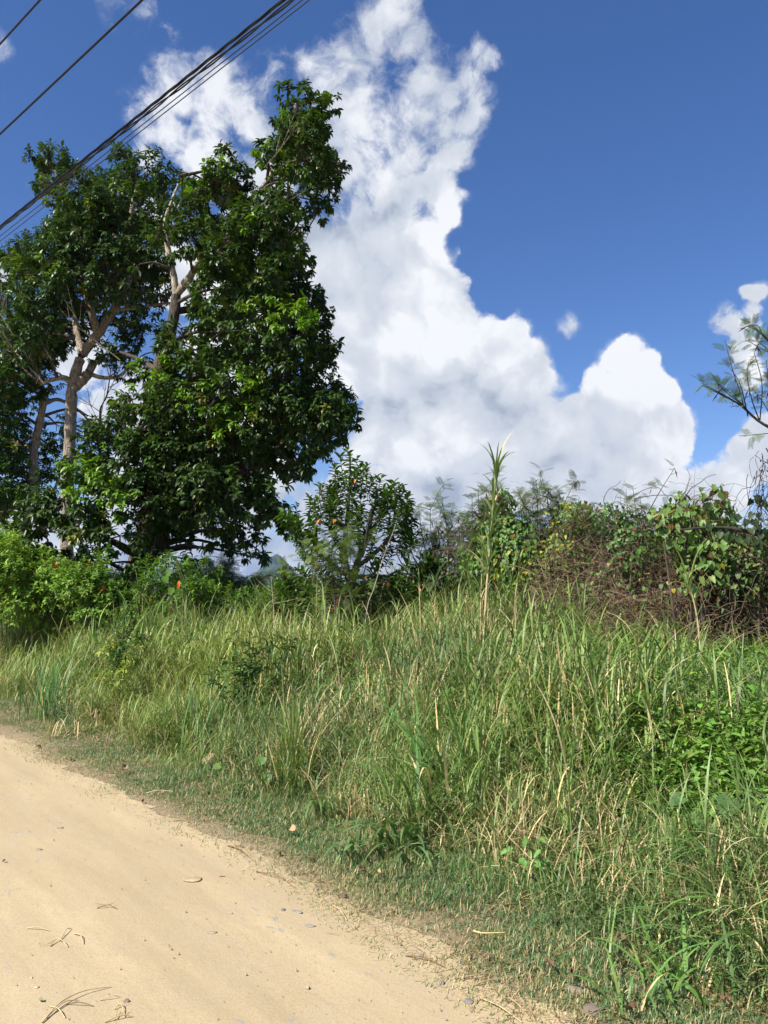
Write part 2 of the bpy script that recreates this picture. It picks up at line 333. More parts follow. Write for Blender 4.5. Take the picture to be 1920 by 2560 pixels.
gm2 = n.math('MULTIPLY', n.mapr(n.noise(n.vm('MULTIPLY', rot.outputs[0], (1.0, 1.8, 1)), 42, 4, .6), .66, .70, 0, 1), n.mapr(n.noise(O, 1.7, 2), .45, .6, 0, .6))
c1 = n.mix(gm2, c1, (.30, .25, .19))
p = n.new('ShaderNodeBsdfPrincipled'); n.link(c1, p.inputs['Base Color']); p.inputs['Roughness'].default_value = .95; p.inputs['Specular IOR Level'].default_value = .15
b = n.new('ShaderNodeBump'); b.inputs['Strength'].default_value = .55; b.inputs['Distance'].default_value = .012
hh = n.math('ADD', n.math('ADD', n.noise(O, 7, 8, .66), n.math('MULTIPLY', n.noise(trk, 2.2, 4, .5), .6)), n.math('MULTIPLY', n.noise(O, 110, 4, .7), .25)); n.link(hh, b.inputs['Height']); n.link(b.outputs[0], p.inputs['Normal'])
n.link(p.outputs[0], n.new('ShaderNodeOutputMaterial').inputs[0]); M_dirt = m
ys = np.concatenate([np.linspace(-40, 1.5, 60), np.arange(1.6, 14, .04), np.linspace(14.2, 120, 120)])
t = np.linspace(0, 1, 60); dd = -6.2+6.25*(1-(1-t)**1.7)
ex = np.interp(ys, EY, EX); p2 = np.stack([ex, ys], -1)
er = .06*inoise(p2, 2.6)+.045*inoise(p2, 9, 2)+.035*inoise(p2, 27, 4)+.025*inoise(p2, 61, 6)
X = ex[:, None]+dd[None]/.77+er[:, None]*np.clip(1+dd/1.2, 0, 1)[None]; Y = np.broadcast_to(ys[:, None], X.shape)
Z = gz(X, Y)+.010*np.exp(-((dd+1.9)/.35)**2)[None]*0+.004
Z = np.maximum(Z, gz(X, Y)+.004)
i = np.arange(X.size).reshape(X.shape)
a = Acc(); a.add(np.stack([X, Y, Z], -1), np.stack([i[:-1, :-1], i[:-1, 1:], i[1:, 1:], i[1:, :-1]], -1).reshape(-1, 4), (.5, .4, .2))
tag(a.build('dirt_road', M_dirt), kind='structure')

# ------------------------------------------------------------------ far hills
m = bpy.data.materials.new('hill_forest'); m.use_nodes = True; n = NT(m.node_tree)
O = n.new('ShaderNodeTexCoord').outputs['Object']
c1 = n.mix(n.mapr(n.noise(O, .03, 8, .6), .42, .58, 0, 1), (.012, .028, .012), (.05, .08, .03))
p = n.new('ShaderNodeBsdfPrincipled'); n.link(c1, p.inputs['Base Color']); p.inputs['Roughness'].default_value = 1
n.link(p.outputs[0], n.new('ShaderNodeOutputMaterial').inputs[0]); M_hill = m
def hill_z(X, Y):
    Z = np.full(X.shape, -2.0)
    for px, py, Yc, sx, sy, pw in [(691, 1381, 2500, 88, 150, 1.35), (640, 1452, 2450, 200, 170, 1.6), (800, 1462, 2600, 260, 200, 1.5), (360, 1425, 2700, 330, 200, 1.7), (100, 1442, 2900, 300, 200, 1.7), (1050, 1448, 2900, 420, 200, 1.6), (1500, 1450, 2900, 380, 200, 1.6), (1900, 1440, 2900, 400, 200, 1.6)]:
        c = at(px, py, Yc); r = np.sqrt(((X-c[0])/sx)**2+((Y-c[1])/sy)**2)
        Z = np.maximum(Z, (c[2]+3)*np.exp(-r**pw)-3)
    pp = np.stack([X, Y], -1); return Z+(5.0*inoise(pp, .03)+3.0*inoise(pp, .09, 2))*sstep(0, 60, Z)+1.0*inoise(pp, .25, 3)*sstep(0, 40, Z)
a = Acc(); V, Fq = grid_sheet(np.arange(-2200, 2600, 9.), np.arange(2050, 3300, 16.), hill_z); a.add(V, Fq, (.03, .06, .03))
tag(a.build('hills', M_hill), kind='structure')
c = at(695, 1386, 2500)
t = thing('radio_mast', 'thin radio mast on the summit of the blue peak', 'mast', (c[0], c[1], c[2]-6))
a = Acc()
tubes(a, np.array([[[c[0], c[1], c[2]-6], [c[0], c[1], c[2]+9]]]), np.array([[.7, .35]]), (.2, .2, .22), 4); a.build('pole', M_twig, t)
for q in (5, 7):
    a = Acc(); tubes(a, np.array([[[c[0]-1.2, c[1], c[2]+q], [c[0]+1.2, c[1], c[2]+q]]]), .3, (.2, .2, .22), 4); a.build('antenna', M_twig, t)

# ------------------------------------------------------------------ broadleaf trees
BARK_PALE = (.30, .25, .19); BARK_DARK = (.10, .08, .06)
def make_blobs(bl, Y0, dspread, r2=1.0):
    out = []
    for k, b in enumerate(bl):
        px, py, r = b[:3]; dys = [b[3]] if len(b) > 3 else ([rng.uniform(-1, 1)*dspread*.5] if r < 60 else [-dspread*.5+rng.uniform(-.3, .3), dspread*.45+rng.uniform(-.3, .3)])
        for dy in dys: out.append((at(px, py, Y0+dy), r/F*(Y0+dy)*r2))
    return out
def crown(acc, blobs, tuft_r, per_area, k, L, W, base, flush=(.12, .20, .02), flush_p=.06, cull=-.55, droop=.5, a0=85, a1=35, tpl=LEAF, F_=LEAF_F, slen=.10, up=.55, zs=1.0, cup=1.0, dead=.004):
    tw = []
    for bi, (c, r) in enumerate(blobs):
        M_ = max(4, int(per_area*4*pi*r*r)); u = nrm(rng.normal(size=(M_, 3))); q = r*(.45+.62*rand(M_, 1)**.6)
        P = c+u*q*np.array([1, 1, zs])*(1+.16*inoise(u*3+bi, 1.5)[:, None])
        keep = inoise(P, 3.4, 3)+.5*inoise(P, 1.2, 8) > cull; P = P[keep]; u = u[keep]
        if len(P) == 0: continue
        Dv = nrm(u*.8+np.array([0, 0, up])+.35*(rand(len(P), 3)-.5))
        col = vary(base, len(P), .30, .10)
        yl = rand(len(P)) < .012; col[yl] = vary((.20, .21, .03), yl.sum(), .3)
        fl = (inoise(P, 1.3, 9)+.7*rand(len(P)) > 1.12-flush_p*3) & (u[:, 2] > -.3)
        col[fl] = vary(flush, fl.sum(), .25, .1)
        dd_ = rand(len(P)) < dead; col[dd_] = vary((.45, .16, .03), dd_.sum(), .2)
        shoots(acc, P, Dv, slen, k, L, W, col, a0, a1, droop, tpl, F_, cup)
        tw.append((c, P))
    return tw
def wood(acc, skel, tw, r_l=.045, twigs=7, col=BARK_DARK, twig_r=.009):
    """limbs from the skeleton to each foliage mass, twigs out to its shoots"""
    SK = np.concatenate([s[0] for s in skel]); SR = np.concatenate([s[1] for s in skel])
    for c, P in tw:
        w_ = np.linalg.norm(SK-c, axis=1)+np.where(SK[:, 2] > c[2]+.1, 1.2, 0); j = np.argmin(w_); s = SK[j]
        d = np.linalg.norm(c-s); mid = (s+c)/2+np.array([0, 0, .12*d])+.12*d*(rand(3)-.5)
        r0 = min(SR[j]*.7, r_l*(.6+.25*d))
        limb(acc, [s, mid+(rand(3)-.5)*.1*d, c], r0, .014, col, 9, 6)
        n_ = min(twigs, len(P)); Q = P[rng.choice(len(P), n_, replace=False)]
        tt = np.linspace(0, 1, 5)[None, :, None]; sag = (rand(n_, 1, 3)-.5)*.35*np.linalg.norm(Q-c, axis=1)[:, None, None]
        path = c+(Q[:, None]-c)*tt+sag*np.sin(tt*pi)
        tubes(acc, path, np.linspace(twig_r*1.3, twig_r*.5, 5)[None]*np.ones((n_, 1)), col, 4)
def branches(acc, Y0, defs, col):
    sk = []
    for df in defs:
        pts, r0, r1 = df[:3]; lc = df[3] if len(df) > 3 else col
        W3 = [at(p[0], p[1], Y0+(p[2] if len(p) > 2 else 0)) for p in pts]
        n_ = max(10, 5*len(pts)); sk.append(limb(acc, W3, r0, r1, lc, n_, 10))
    return sk
def bare_twigs(acc, start, Dv, L, r, depth, col, spread=.6, seg=5, nb=3):
    P = [start]; d = nrm(Dv)
    for i in range(seg):
        d = nrm(d+spread*.35*(rand(3)-.5)+np.array([0, 0, .04])); P.append(P[-1]+d*L/seg)
    P = np.array(P); tubes(acc, P[None], np.linspace(r, r*.45, seg+1)[None], col, 4)
    if depth:
        for b in range(nb):
            j = rng.integers(1, seg+1); dd = nrm(d+spread*1.8*(rand(3)-.5)); bare_twigs(acc, P[j], dd, L*rng.uniform(.45, .75), r*.55, depth-1, col, spread, seg, nb)

DARKG = (.052, .098, .020)
# -- the big tree
YT = 16.0
base = at(325, 1500, YT); base[2] = gz(base[0], base[1])
T1 = thing('broadleaf_tree', 'tallest dark green broadleaf tree with forked pale limb, standing behind the grass field', 'tree', base)
acc = Acc()
sk = branches(acc, YT, [
 ([(322, 1700), (328, 1470), (345, 1400, .1), (372, 1300, .2), (395, 1150, .1), (402, 1020), (398, 930), (420, 850), (436, 780), (440, 738)], .25, .105),
 ([(440, 738), (434, 690, -.05), (420, 620, -.1), (413, 560, -.15), (428, 505, -.1), (446, 460)], .085, .02, (.42, .36, .27)),
 ([(440, 738), (470, 700), (488, 672), (520, 630), (575, 600), (620, 545, .3), (650, 480, .4), (690, 420, .4), (715, 360, .3), (740, 260, .2)], .09, .04, (.38, .32, .24)),
 ([(330, 1480), (362, 1430, -.2), (400, 1370, -.3), (415, 1310, -.2), (470, 1240), (560, 1200, .2), (640, 1160, .4), (720, 1100, .5)], .17, .06),
 ([(402, 1020), (470, 960, .5), (560, 900, .9), (660, 850, 1), (760, 830, .8)], .10, .04),
 ([(398, 930), (350, 900, .8), (300, 880, 1.0)], .07, .03),
 ([(402, 1100), (330, 1080, -.8), (260, 1100, -1.2)], .09, .03),
 ([(350, 1390), (250, 1340, -.7), (170, 1320, -1.2)], .09, .03),
 ([(436, 780), (520, 760, .7), (620, 700, 1), (700, 650, .8)], .08, .03),
 ([(450, 440), (500, 430, .2), (540, 420, .3)], .04, .02), ([(620, 545, .3), (560, 500), (530, 480)], .04, .02)], BARK_DARK)
B1 = make_blobs([(746,262,55),(770,256,44),(822,256,28),(735,300,45),(760,335,62),(762,395,66),(812,420,48),(846,408,24),(708,372,40),(660,385,40),(648,420,28),
 (798,470,48),(830,440,26),(800,520,26),(780,500,30),(728,450,50),(700,480,38),(717,525,36),(745,560,32),(770,585,22),(552,405,42),(590,451,45),(544,451,50),(560,480,50),
 (648,510,62),(690,560,62),(600,560,60),(520,510,58),(636,610,85),(470,540,50),(480,590,48),(723,618,55),(752,655,32),(560,620,70),(500,470,45),(455,480,42),(450,640,22),
 (560,720,85),(640,700,85),(700,700,70),(735,720,42),(760,760,55),(790,790,42),(800,750,26),(720,830,85),(780,860,55),(812,870,35),(800,920,40),(700,940,85),(640,830,90),(560,830,85),
 (780,960,52),(830,985,45),(862,990,26),(830,1030,60),(868,1045,36),(880,1072,22),(845,1085,36),(770,1060,85),(700,1040,90),(790,1120,42),(720,1150,60),(750,1190,34),(680,1215,52),
 (700,1290,42),(722,1312,22),(650,1270,55),(610,1320,55),(640,1370,30),(648,1395,20),(560,1340,42),(600,1380,25),(530,1380,22),(575,1240,75),(560,960,95),(600,1080,95),(520,1130,90),(510,1030,85),(620,1170,80),
 (470,930,60),(450,1010,70),(500,1230,80),(440,1150,75),(440,1250,75),(380,1080,75,-.9),(360,1150,80,-1),(330,1000,50,.2),(370,960,35,-.6),(430,830,30,-.5),(520,760,45),(480,870,45),(340,930,32,.6),
 (300,1060,62,-1),(240,1110,62,-1.2),(300,1160,80,-1.4),(210,1180,62,-1.2),(250,1240,85,-1.5),(160,1250,62,-1.2),(340,1260,85,-1.4),(400,1320,60,-.6),(300,1340,80,-1.4),(200,1340,75,-1.5),(120,1330,60,-1.2),(90,1260,50,-1),
 (250,1410,60,-1.2),(330,1400,45,-.9),(170,1400,50,-1),(60,1310,45,-1),(480,1330,40,-.2),(470,1400,22,-.1),(412,862,26,-.9),(440,900,32,-.9),(395,960,30,-1),(385,1020,34,-1),(425,1060,40,-1),(370,1090,40,-1),(350,660,20,-.4),(395,590,22,-.5),(455,560,30,-.6),(470,600,34,-.6)], YT, 2.3, .91)
cr_ = Acc()
tw = crown(cr_, B1, .2, 23, 11, .135, .068, DARKG, flush=(.15, .28, .02), flush_p=.10, cull=-.40, droop=.85, up=.45, dead=.0006)
wood(acc, sk, tw, .05, 7)
for q, (px, py, dpx) in enumerate([(640, 560, 1), (660, 420, 1), (300, 900, -1), (560, 640, 1)]):
    bare_twigs(acc, at(px, py, YT-1.1), np.array([dpx*.6, -.2, .4]), .9, .014, 2, BARK_PALE)
acc.build('trunk', M_bark, T1); cr_.build('crown', M_gloss, T1)

# -- tree on the left with two visible trunks' worth of neighbours
YL = 19.0
base = at(165, 1500, YL); base[2] = gz(base[0], base[1])
T2 = thing('broadleaf_tree', 'broadleaf tree with straight pale grey trunk left of the tallest tree', 'tree', base)
acc = Acc()
sk = branches(acc, YL, [
 ([(166, 1670), (168, 1300), (170, 1170), (176, 1080), (178, 1000), (182, 960), (205, 890), (245, 835), (285, 775), (310, 735)], .165, .10),
 ([(310, 735), (325, 680), (322, 600, .2), (330, 520, .2), (345, 460, .2)], .10, .04),
 ([(182, 960), (160, 945, -.2), (130, 950, -.3), (100, 960, -.4)], .08, .035),
 ([(178, 975), (215, 940, .1), (235, 905, .2)], .16, .10),
 ([(215, 930, .1), (250, 943, .2), (290, 943, .2), (318, 925, .2)], .06, .03),
 ([(245, 835), (235, 800, -.2), (222, 760, -.3), (205, 700, -.3), (190, 600), (170, 500), (140, 430)], .10, .04),
 ([(285, 775), (340, 770), (400, 760, .1), (450, 755, .2)], .05, .02), ([(205, 890), (190, 820, .4), (170, 740, .5), (120, 700, .6), (60, 680, .6)], .09, .03),
 ([(322, 640, .2), (270, 560, .4), (240, 500, .4)], .07, .03), ([(325, 660), (390, 600, .2), (400, 520, .2)], .06, .03)], BARK_PALE)
B2 = make_blobs([(116,400,44),(100,430,32),(145,420,44),(175,455,42),(133,480,36),(110,455,26),(145,510,30),(191,470,52),(307,392,26),(302,375,20),(310,430,34),(370,425,52),(335,440,42),(415,446,34),(435,440,20),(400,475,38),
 (289,492,72),(231,521,72),(240,465,38),(347,521,72),(410,560,58),(395,620,60),(350,620,80),(240,620,85),(300,560,80),(190,580,62),(150,620,70),(155,560,50),(110,655,70),(60,640,48),(30,640,38),(60,700,60),(20,690,40),
 (120,740,75),(190,700,80),(280,700,75),(340,700,60),(390,690,38),(30,790,62),(90,810,60),(60,870,60),(15,880,50),(140,840,45),(235,830,34,1),(310,840,55,.8),(360,830,50,.8),(330,880,45,1),(290,890,30,1),
 (225,780,38,1),(330,760,50,.8),(150,780,45,1),(410,730,30,.8),(110,770,50,.8),(180,815,38,.9),(150,860,32,1),(60,905,45,.6),(120,885,36,1.1),(370,790,45,.6),(250,900,22,-.2),(320,930,26,.3),(410,880,40,1)], YL, 2.4, .97)
cr_ = Acc()
tw = crown(cr_, B2, .2, 18, 10, .135, .068, (.048, .094, .022), flush=(.11, .19, .03), flush_p=.06, cull=-.42, droop=.8, up=.6, dead=.0006)
wood(acc, sk, tw, .05, 6)
for px, py in [(110, 930), (60, 850), (130, 870)]:
    bare_twigs(acc, at(px, py+30, YL-1.2), np.array([-.5, -.1, .8]), 1.3, .022, 2, BARK_PALE)
acc.build('trunk', M_bark, T2); cr_.build('crown', M_gloss, T2)

YF = 20.5
base = at(60, 1500, YF); base[2] = gz(base[0], base[1])
T3 = thing('broadleaf_tree', 'leftmost broadleaf tree with a thin leaning grey trunk, at the left edge of the photo', 'tree', base)
acc = Acc()
sk = branches(acc, YF, [([(36, 1660), (55, 1400), (72, 1300), (84, 1200), (84, 1130), (96, 1070), (108, 1010), (114, 985), (128, 965)], .14, .08),
 ([(114, 985), (90, 950, .3), (50, 920, .5), (10, 900, .5)], .08, .03), ([(84, 1130), (40, 1100, .3), (0, 1080, .5)], .07, .03), ([(72, 1280), (130, 1230, .3), (150, 1190, .5)], .07, .03), ([(108, 1010), (150, 1000, .5), (220, 1040, .8)], .07, .03)], BARK_PALE)
B3 = make_blobs([(40,955,48),(0,960,60),(85,965,36),(118,960,30,-.3),(70,1000,34,.5),(30,1010,34),(-20,1030,60),(20,1090,52),(-10,1130,60),(50,1150,50,1),(120,1110,42,1),(140,1060,34,1),(215,1085,34,1.2),(235,1065,26,1.2),(120,1180,42,1),(30,1200,62),(90,1230,55,.6),
 (-30,1220,80),(20,1270,60),(-60,950,80),(-80,1080,80),(150,1130,40,1.2),(60,1060,28,1),(120,890,45,1),(70,860,55,1),(140,830,45,1),(20,830,60,1)], YF, 1.8)
cr_ = Acc()
tw = crown(cr_, B3, .2, 16, 11, .14, .058, (.042, .100, .018), flush=(.10, .20, .022), flush_p=.07, cull=-.4, droop=.8, dead=.0006)
wood(acc, sk, tw, .05, 6); acc.build('trunk', M_bark, T3); cr_.build('crown', M_gloss, T3)

# -- bare dead sapling seen through the gap
base = at(252, 1500, 22); base[2] = gz(base[0], base[1])
T4 = thing('dead_tree', 'thin leafless dead tree seen in the sky gap between the trunks', 'tree', base)
acc = Acc(); br = Acc()
limb(acc, [at(250, 1640, 22), at(248, 1250, 22), at(251, 1060, 22), at(252, 1020, 22), at(268, 985, 22), at(280, 900, 22)], .055, .012, (.17, .14, .12), 20, 6)
for px, py, dx, dz in [(250, 1062, -.5, .9), (252, 1040, .2, 1), (268, 985, .5, .8), (251, 1030, -.8, .5), (275, 950, -.3, 1), (270, 970, .9, .5), (250, 1080, .9, .7)]:
    bare_twigs(br, at(px, py, 22), np.array([dx, .1, dz]), 1.0, .012, 2, (.17, .14, .12), .7)
acc.build('trunk', M_bark, T4); br.build('branches', M_twig, T4)

# -- small tree in the middle
YM = 11.5
base = at(880, 1560, YM); base[2] = gz(base[0], base[1])
T5 = thing('young_tree', 'small young tree with upright leafy shoots and a few orange leaves, centre of the photo', 'tree', base)
acc = Acc()
sk = branches(acc, YM, [([(880, 1790), (878, 1500), (890, 1420), (915, 1350, -.1), (925, 1300), (935, 1260)], .07, .03),
 ([(878, 1480), (862, 1380), (868, 1300), (873, 1220), (876, 1140)], .05, .012), ([(890, 1420), (960, 1360), (985, 1300), (988, 1220)], .04, .012),
 ([(868, 1330), (830, 1290), (805, 1240), (800, 1210)], .03, .01), ([(878, 1450), (820, 1400), (760, 1360)], .03, .01), ([(880, 1440), (960, 1440), (1010, 1420), (1060, 1405)], .025, .01), ([(915, 1350), (950, 1290), (970, 1240)], .03, .01)], (.16, .13, .10))
stems = []
def shoot_up(px, py, h, lean=0, dy=0):
    b_ = at(px, py, YM+dy); d_ = nrm(np.array([lean+.15*rng.uniform(-1, 1), .2*rng.uniform(-1, 1), 1])); stems.append((b_, d_, h/F*YM))
for a_ in [(876,1200,75),(890,1215,60,.2),(858,1225,55,-.2),(925,1240,60,.2),(910,1225,62,.1),(945,1262,40,.5),(840,1250,45,-.4),(985,1260,60,.1),(1000,1270,50,.3),(965,1275,55,-.1),(1012,1290,30,.8),(1018,1320,30,.9),(812,1270,55,-.1),(795,1290,55,-.3),(825,1290,50,0),(780,1320,45,-.6),(760,1340,35,-.9),(740,1310,30,-1.4),
 (990,1330,50,.3),(1000,1380,50,.6),(1010,1350,40,.9),(965,1340,50,0),(940,1320,55,.1),(905,1300,60,.1),(870,1290,60,0),(845,1310,60,-.3),(890,1350,60,0),(850,1370,60,-.5),(800,1370,50,-.7),(770,1390,45,-.9),(1000,1440,50,.9),(1040,1425,40,1.5),(1065,1410,25,1.8),(1050,1440,30,1.6),(960,1400,40,.4),(920,1380,50,.2),
 (850,1440,60,-.3),(810,1440,60,-.6),(770,1450,50,-.9),(740,1470,50,-.9),(880,1470,60,.1),(920,1460,60,.4),(790,1500,60,-.5),(840,1510,60,0),(750,1520,50,-.8),(900,1520,60,.3),(950,1500,50,.5),(990,1490,50,.6),(720,1500,45,-.8),(1020,1520,45,.5),(870,1540,55,0),(780,1550,50,-.3)]:
    for k_ in range(4): shoot_up(a_[0]+rng.uniform(-16, 16), a_[1]+rng.uniform(-8, 16), a_[2]*rng.uniform(.7, 1.05), a_[3] if len(a_) > 3 else 0, rng.uniform(-.6, .6))
P = np.array([s[0] for s in stems]); Dv = np.array([s[1] for s in stems]); Ls = np.array([s[2] for s in stems])
cr_ = Acc(); col = vary((.058, .125, .018), len(P), .3, .1)
shoots(cr_, P, Dv, Ls, 18, .120, .060, col, 95, 40, .30, LEAF, LEAF_F, 1.0, .2)
hot = [(836,1297),(800,1300),(893,1197),(920,1440),(830,1520),(845,1500),(872,1515),(790,1410),(835,1505),(862,1490),(1045,1470),(970,1455)]
hp = np.array([at(x_+rng.uniform(-6, 6), y_, YM-.65) for x_, y_ in hot for _ in range(2)]); inst(cr_, LEAF, LEAF_F, hp, nrm(rand(len(hp), 3)-[.5, .5, 1.0]), np.array([[0, -.8, .6]])+0*hp, .075, .035, vary((.62, .22, .03), len(hp)))
SK = np.concatenate([s[0] for s in sk])
for b_, d_, h_ in stems:
    j = np.argmin(np.linalg.norm(SK-b_, axis=1)+np.where(SK[:, 2] > b_[2], .6, 0)); limb(acc, [SK[j], (SK[j]+b_)/2+[0, 0, -.05], b_, b_+d_*h_], .012, .004, (.13, .14, .07), 8, 4)
acc.build('trunk', M_bark, T5); cr_.build('crown', M_gloss, T5)

# ------------------------------------------------------------------ feathery (twice pinnate) shrubs
def frond_template(np_=7, nl=8):
    V = []; Fq = []
    def quad(a, b, c_, d_): i = len(V); V.extend([a, b, c_, d_]); Fq.append([i, i+1, i+2, i+3])
    V0 = lambda x, y, z=0.: [x, y, z-.25*x*x]
    quad(V0(0, -.006), V0(0, .006), V0(1, .004), V0(1, -.004))
    for i in range(np_):
        x = .25+.72*i/(np_-1)
        for s in (1, -1):
            an = R(58-18*i/(np_-1)); ln = .40*(1-.25*abs(i/(np_-1)-.4)); ex_, ey_ = cos(an), s*sin(an)
            quad(V0(x, 0), V0(x+.012, 0), V0(x+ex_*ln+.004, ey_*ln), V0(x+ex_*ln, ey_*ln))
            for j in range(nl):
                q = .12+.86*j/(nl-1); cx, cy = x+ex_*ln*q, ey_*ln*q
                for s2 in (1, -1):
                    px, py = -ey_*s2, ex_*s2; lx = .070*px+.035*ex_; ly = .070*py+.035*ey_; wx, wy = ex_*.0115, ey_*.0115
                    quad(V0(cx-wx, cy-wy), V0(cx+lx*.5-wx*1.3, cy+ly*.5-wy*1.3), V0(cx+lx, cy+ly), V0(cx+lx*.5+wx*1.3, cy+ly*.5+wy*1.3))
    return np.array(V), np.array(Fq)
FR, FR_F = frond_template(); FR2, FR2_F = frond_template(5, 5)
def feather(leaf, wood_, path, r0, nf, L, col, tpl=None, tmin=.25, barkc=(.13, .11, .09), pods=0, dead=0):
    """one feathery branch along `path` with nf fronds"""
    tpl = tpl or (FR, FR_F)
    P = smooth_path(path, 16); tubes(wood_, P[None], np.linspace(r0, .003, 16)[None], barkc, 5)
    t = tmin+(1-tmin)*np.sqrt(rand(nf)); i = t*15; i0 = np.minimum(i.astype(int), 14); f = (i-i0)[:, None]
    pos = P[i0]*(1-f)+P[i0+1]*f; T = nrm(P[i0+1]-P[i0]); A, B = perp(T); az = rand(nf, 1)*6.3
    X = nrm(T*.6+A*np.cos(az)+B*np.sin(az)+[0, 0, .25]); Zv = np.array([0, 0, 1.])+.4*(rand(nf, 3)-.5)
    inst(leaf, tpl[0], tpl[1], pos, X, Zv, L*uni(.7, 1.15, nf), L*uni(.7, 1.15, nf), vary(col, nf, .25, .1))
    if pods:
        q = pos[rng.integers(0, nf, pods)]; inst(leaf, SMALL, SMALL_F, q, nrm(rand(pods, 3)-[.5, .5, 1.1]), rand(pods, 3), .13, .016, vary((.10, .045, .03), pods))
def feather_shrub(label, px, py_top, Y, tips, col, nf=26, L=.17, r=.03, group=None, pods=3, spreadY=.5, name='feathery_shrub', tpl=None, side=3):
    base = at(px, 1500, Y); base[2] = gz(base[0], base[1]); t_ = thing(name, label, 'shrub', base, group)
    lf, wd = Acc(), Acc(); fork = base+np.array([0, 0, .55])
    tubes(wd, np.array([[base-[0, 0, .1], fork]]), np.array([[r*1.2, r]]), (.15, .12, .10), 6)
    for tx, ty in tips:
        tip = at(tx, ty, Y+rng.uniform(-1, 1)*spreadY); mid = fork+(tip-fork)*.5+np.array([(rng.random()-.5)*.25, (rng.random()-.5)*.2, .12])
        path = [fork, mid, tip]; feather(lf, wd, path, r*.45, int(nf*1.7), L, col, tpl, .35, pods=pods)
        P = smooth_path(path, 12)
        for k_ in range(side):
            j = rng.integers(4, 11); d_ = nrm(P[j]-P[j-1]+(rand(3)-.5)*1.7+[0, 0, .2]); l_ = rng.uniform(.3, .7)
            feather(lf, wd, [P[j], P[j]+d_*l_*.5+[0, 0, .02], P[j]+d_*l_], .007, max(6, nf//3), L*.9, col, tpl, .2, pods=pods)
    wd.build('stem', M_twig, t_); lf.build('foliage', M_leaf, t_); return t_
FG = (.13, .19, .06)
feather_shrub('sparse feathery shrub with the thinnest foliage, right of the small young tree', 1110, 1250, 12, [(1045, 1265), (1075, 1255), (1105, 1250), (1130, 1270), (1060, 1330), (1090, 1300), (1140, 1320)], FG, 12, .17, pods=2, side=3)
feather_shrub('low feathery shrub just right of the small young tree base', 1060, 1340, 13, [(1035, 1350), (1062, 1335), (1095, 1370), (1120, 1360), (1080, 1400)], FG, 13, .18, pods=0, side=2)
feather_shrub('feathery shrub with dark pods behind the tallest cane stalk', 1225, 1210, 10.5, [(1195, 1225), (1215, 1215), (1180, 1240), (1240, 1235), (1205, 1260), (1260, 1240), (1170, 1290), (1275, 1290), (1230, 1280)], FG, 20, .15, pods=6)
feather_shrub('wide feathery shrub with a long arm pointing up to the right', 1350, 1190, 10.8, [(1290, 1215), (1310, 1235), (1342, 1205), (1350, 1225), (1375, 1220), (1330, 1260), (1395, 1225), (1442, 1192), (1410, 1240), (1300, 1265), (1380, 1270)], FG, 17, .16, pods=5)
feather_shrub('low feathery shrub beside the vine mound with a yellowish top', 1455, 1260, 10.2, [(1445, 1275), (1460, 1268), (1475, 1290), (1430, 1300), (1490, 1310)], (.10, .14, .04), 20, .14, pods=4, side=2)
feather_shrub('slim feathery sprig rising above the vine mound', 1590, 1220, 9.6, [(1565, 1222), (1582, 1218), (1600, 1240), (1560, 1260), (1615, 1260)], FG, 13, .15, pods=1, side=1)
feather_shrub('mid green feathery bush left of the far palms', 560, 1400, 17, [(530, 1440), (560, 1420), (590, 1440), (615, 1460), (510, 1450), (545, 1460), (600, 1480), (640, 1480), (490, 1430), (575, 1400)], (.085, .17, .045), 34, .26, side=4, pods=0, spreadY=.8)
t_ = feather_shrub('pale feathery shrub with hanging yellow green fronds in front of the small young tree', 850, 1330, 10.4, [(760, 1375), (790, 1360), (830, 1330), (870, 1315), (890, 1345), (915, 1360), (805, 1385), (865, 1390), (840, 1400), (880, 1300), (925, 1340)], (.14, .20, .045), 11, .18, r=.018, side=2, pods=0)

# -- feathery tree reaching in from the right edge
YR = 8.0
base = at(2120, 1600, YR); base[2] = gz(base[0], base[1])
T6 = thing('feathery_tree', 'feathery tree whose dark branch reaches into the photo from the right edge', 'tree', base)
lf, wd, vn = Acc(), Acc(), Acc()
sk = []
for pts, r0, r1 in [([(2120, 1640), (2090, 1400), (2060, 1200), (2040, 1120)], .11, .07), ([(2040, 1120), (1960, 1085), (1900, 1055), (1850, 1012), (1800, 985), (1755, 962)], .022, .004), ([(2040, 1120), (2010, 1000), (1960, 900), (1905, 835), (1870, 815)], .03, .005),
                    ([(2075, 1290), (2000, 1240), (1940, 1160), (1915, 1120)], .02, .006), ([(2090, 1400), (1990, 1365), (1920, 1345), (1850, 1325), (1780, 1318), (1700, 1325)], .035, .010), ([(2040, 1120), (2080, 950), (2120, 850)], .05, .01)]:
    sk.append(limb(wd, [at(x_, y_, YR) for x_, y_ in pts], r0, r1, (.055, .045, .04), 20, 7))
fg = (.135, .20, .06)
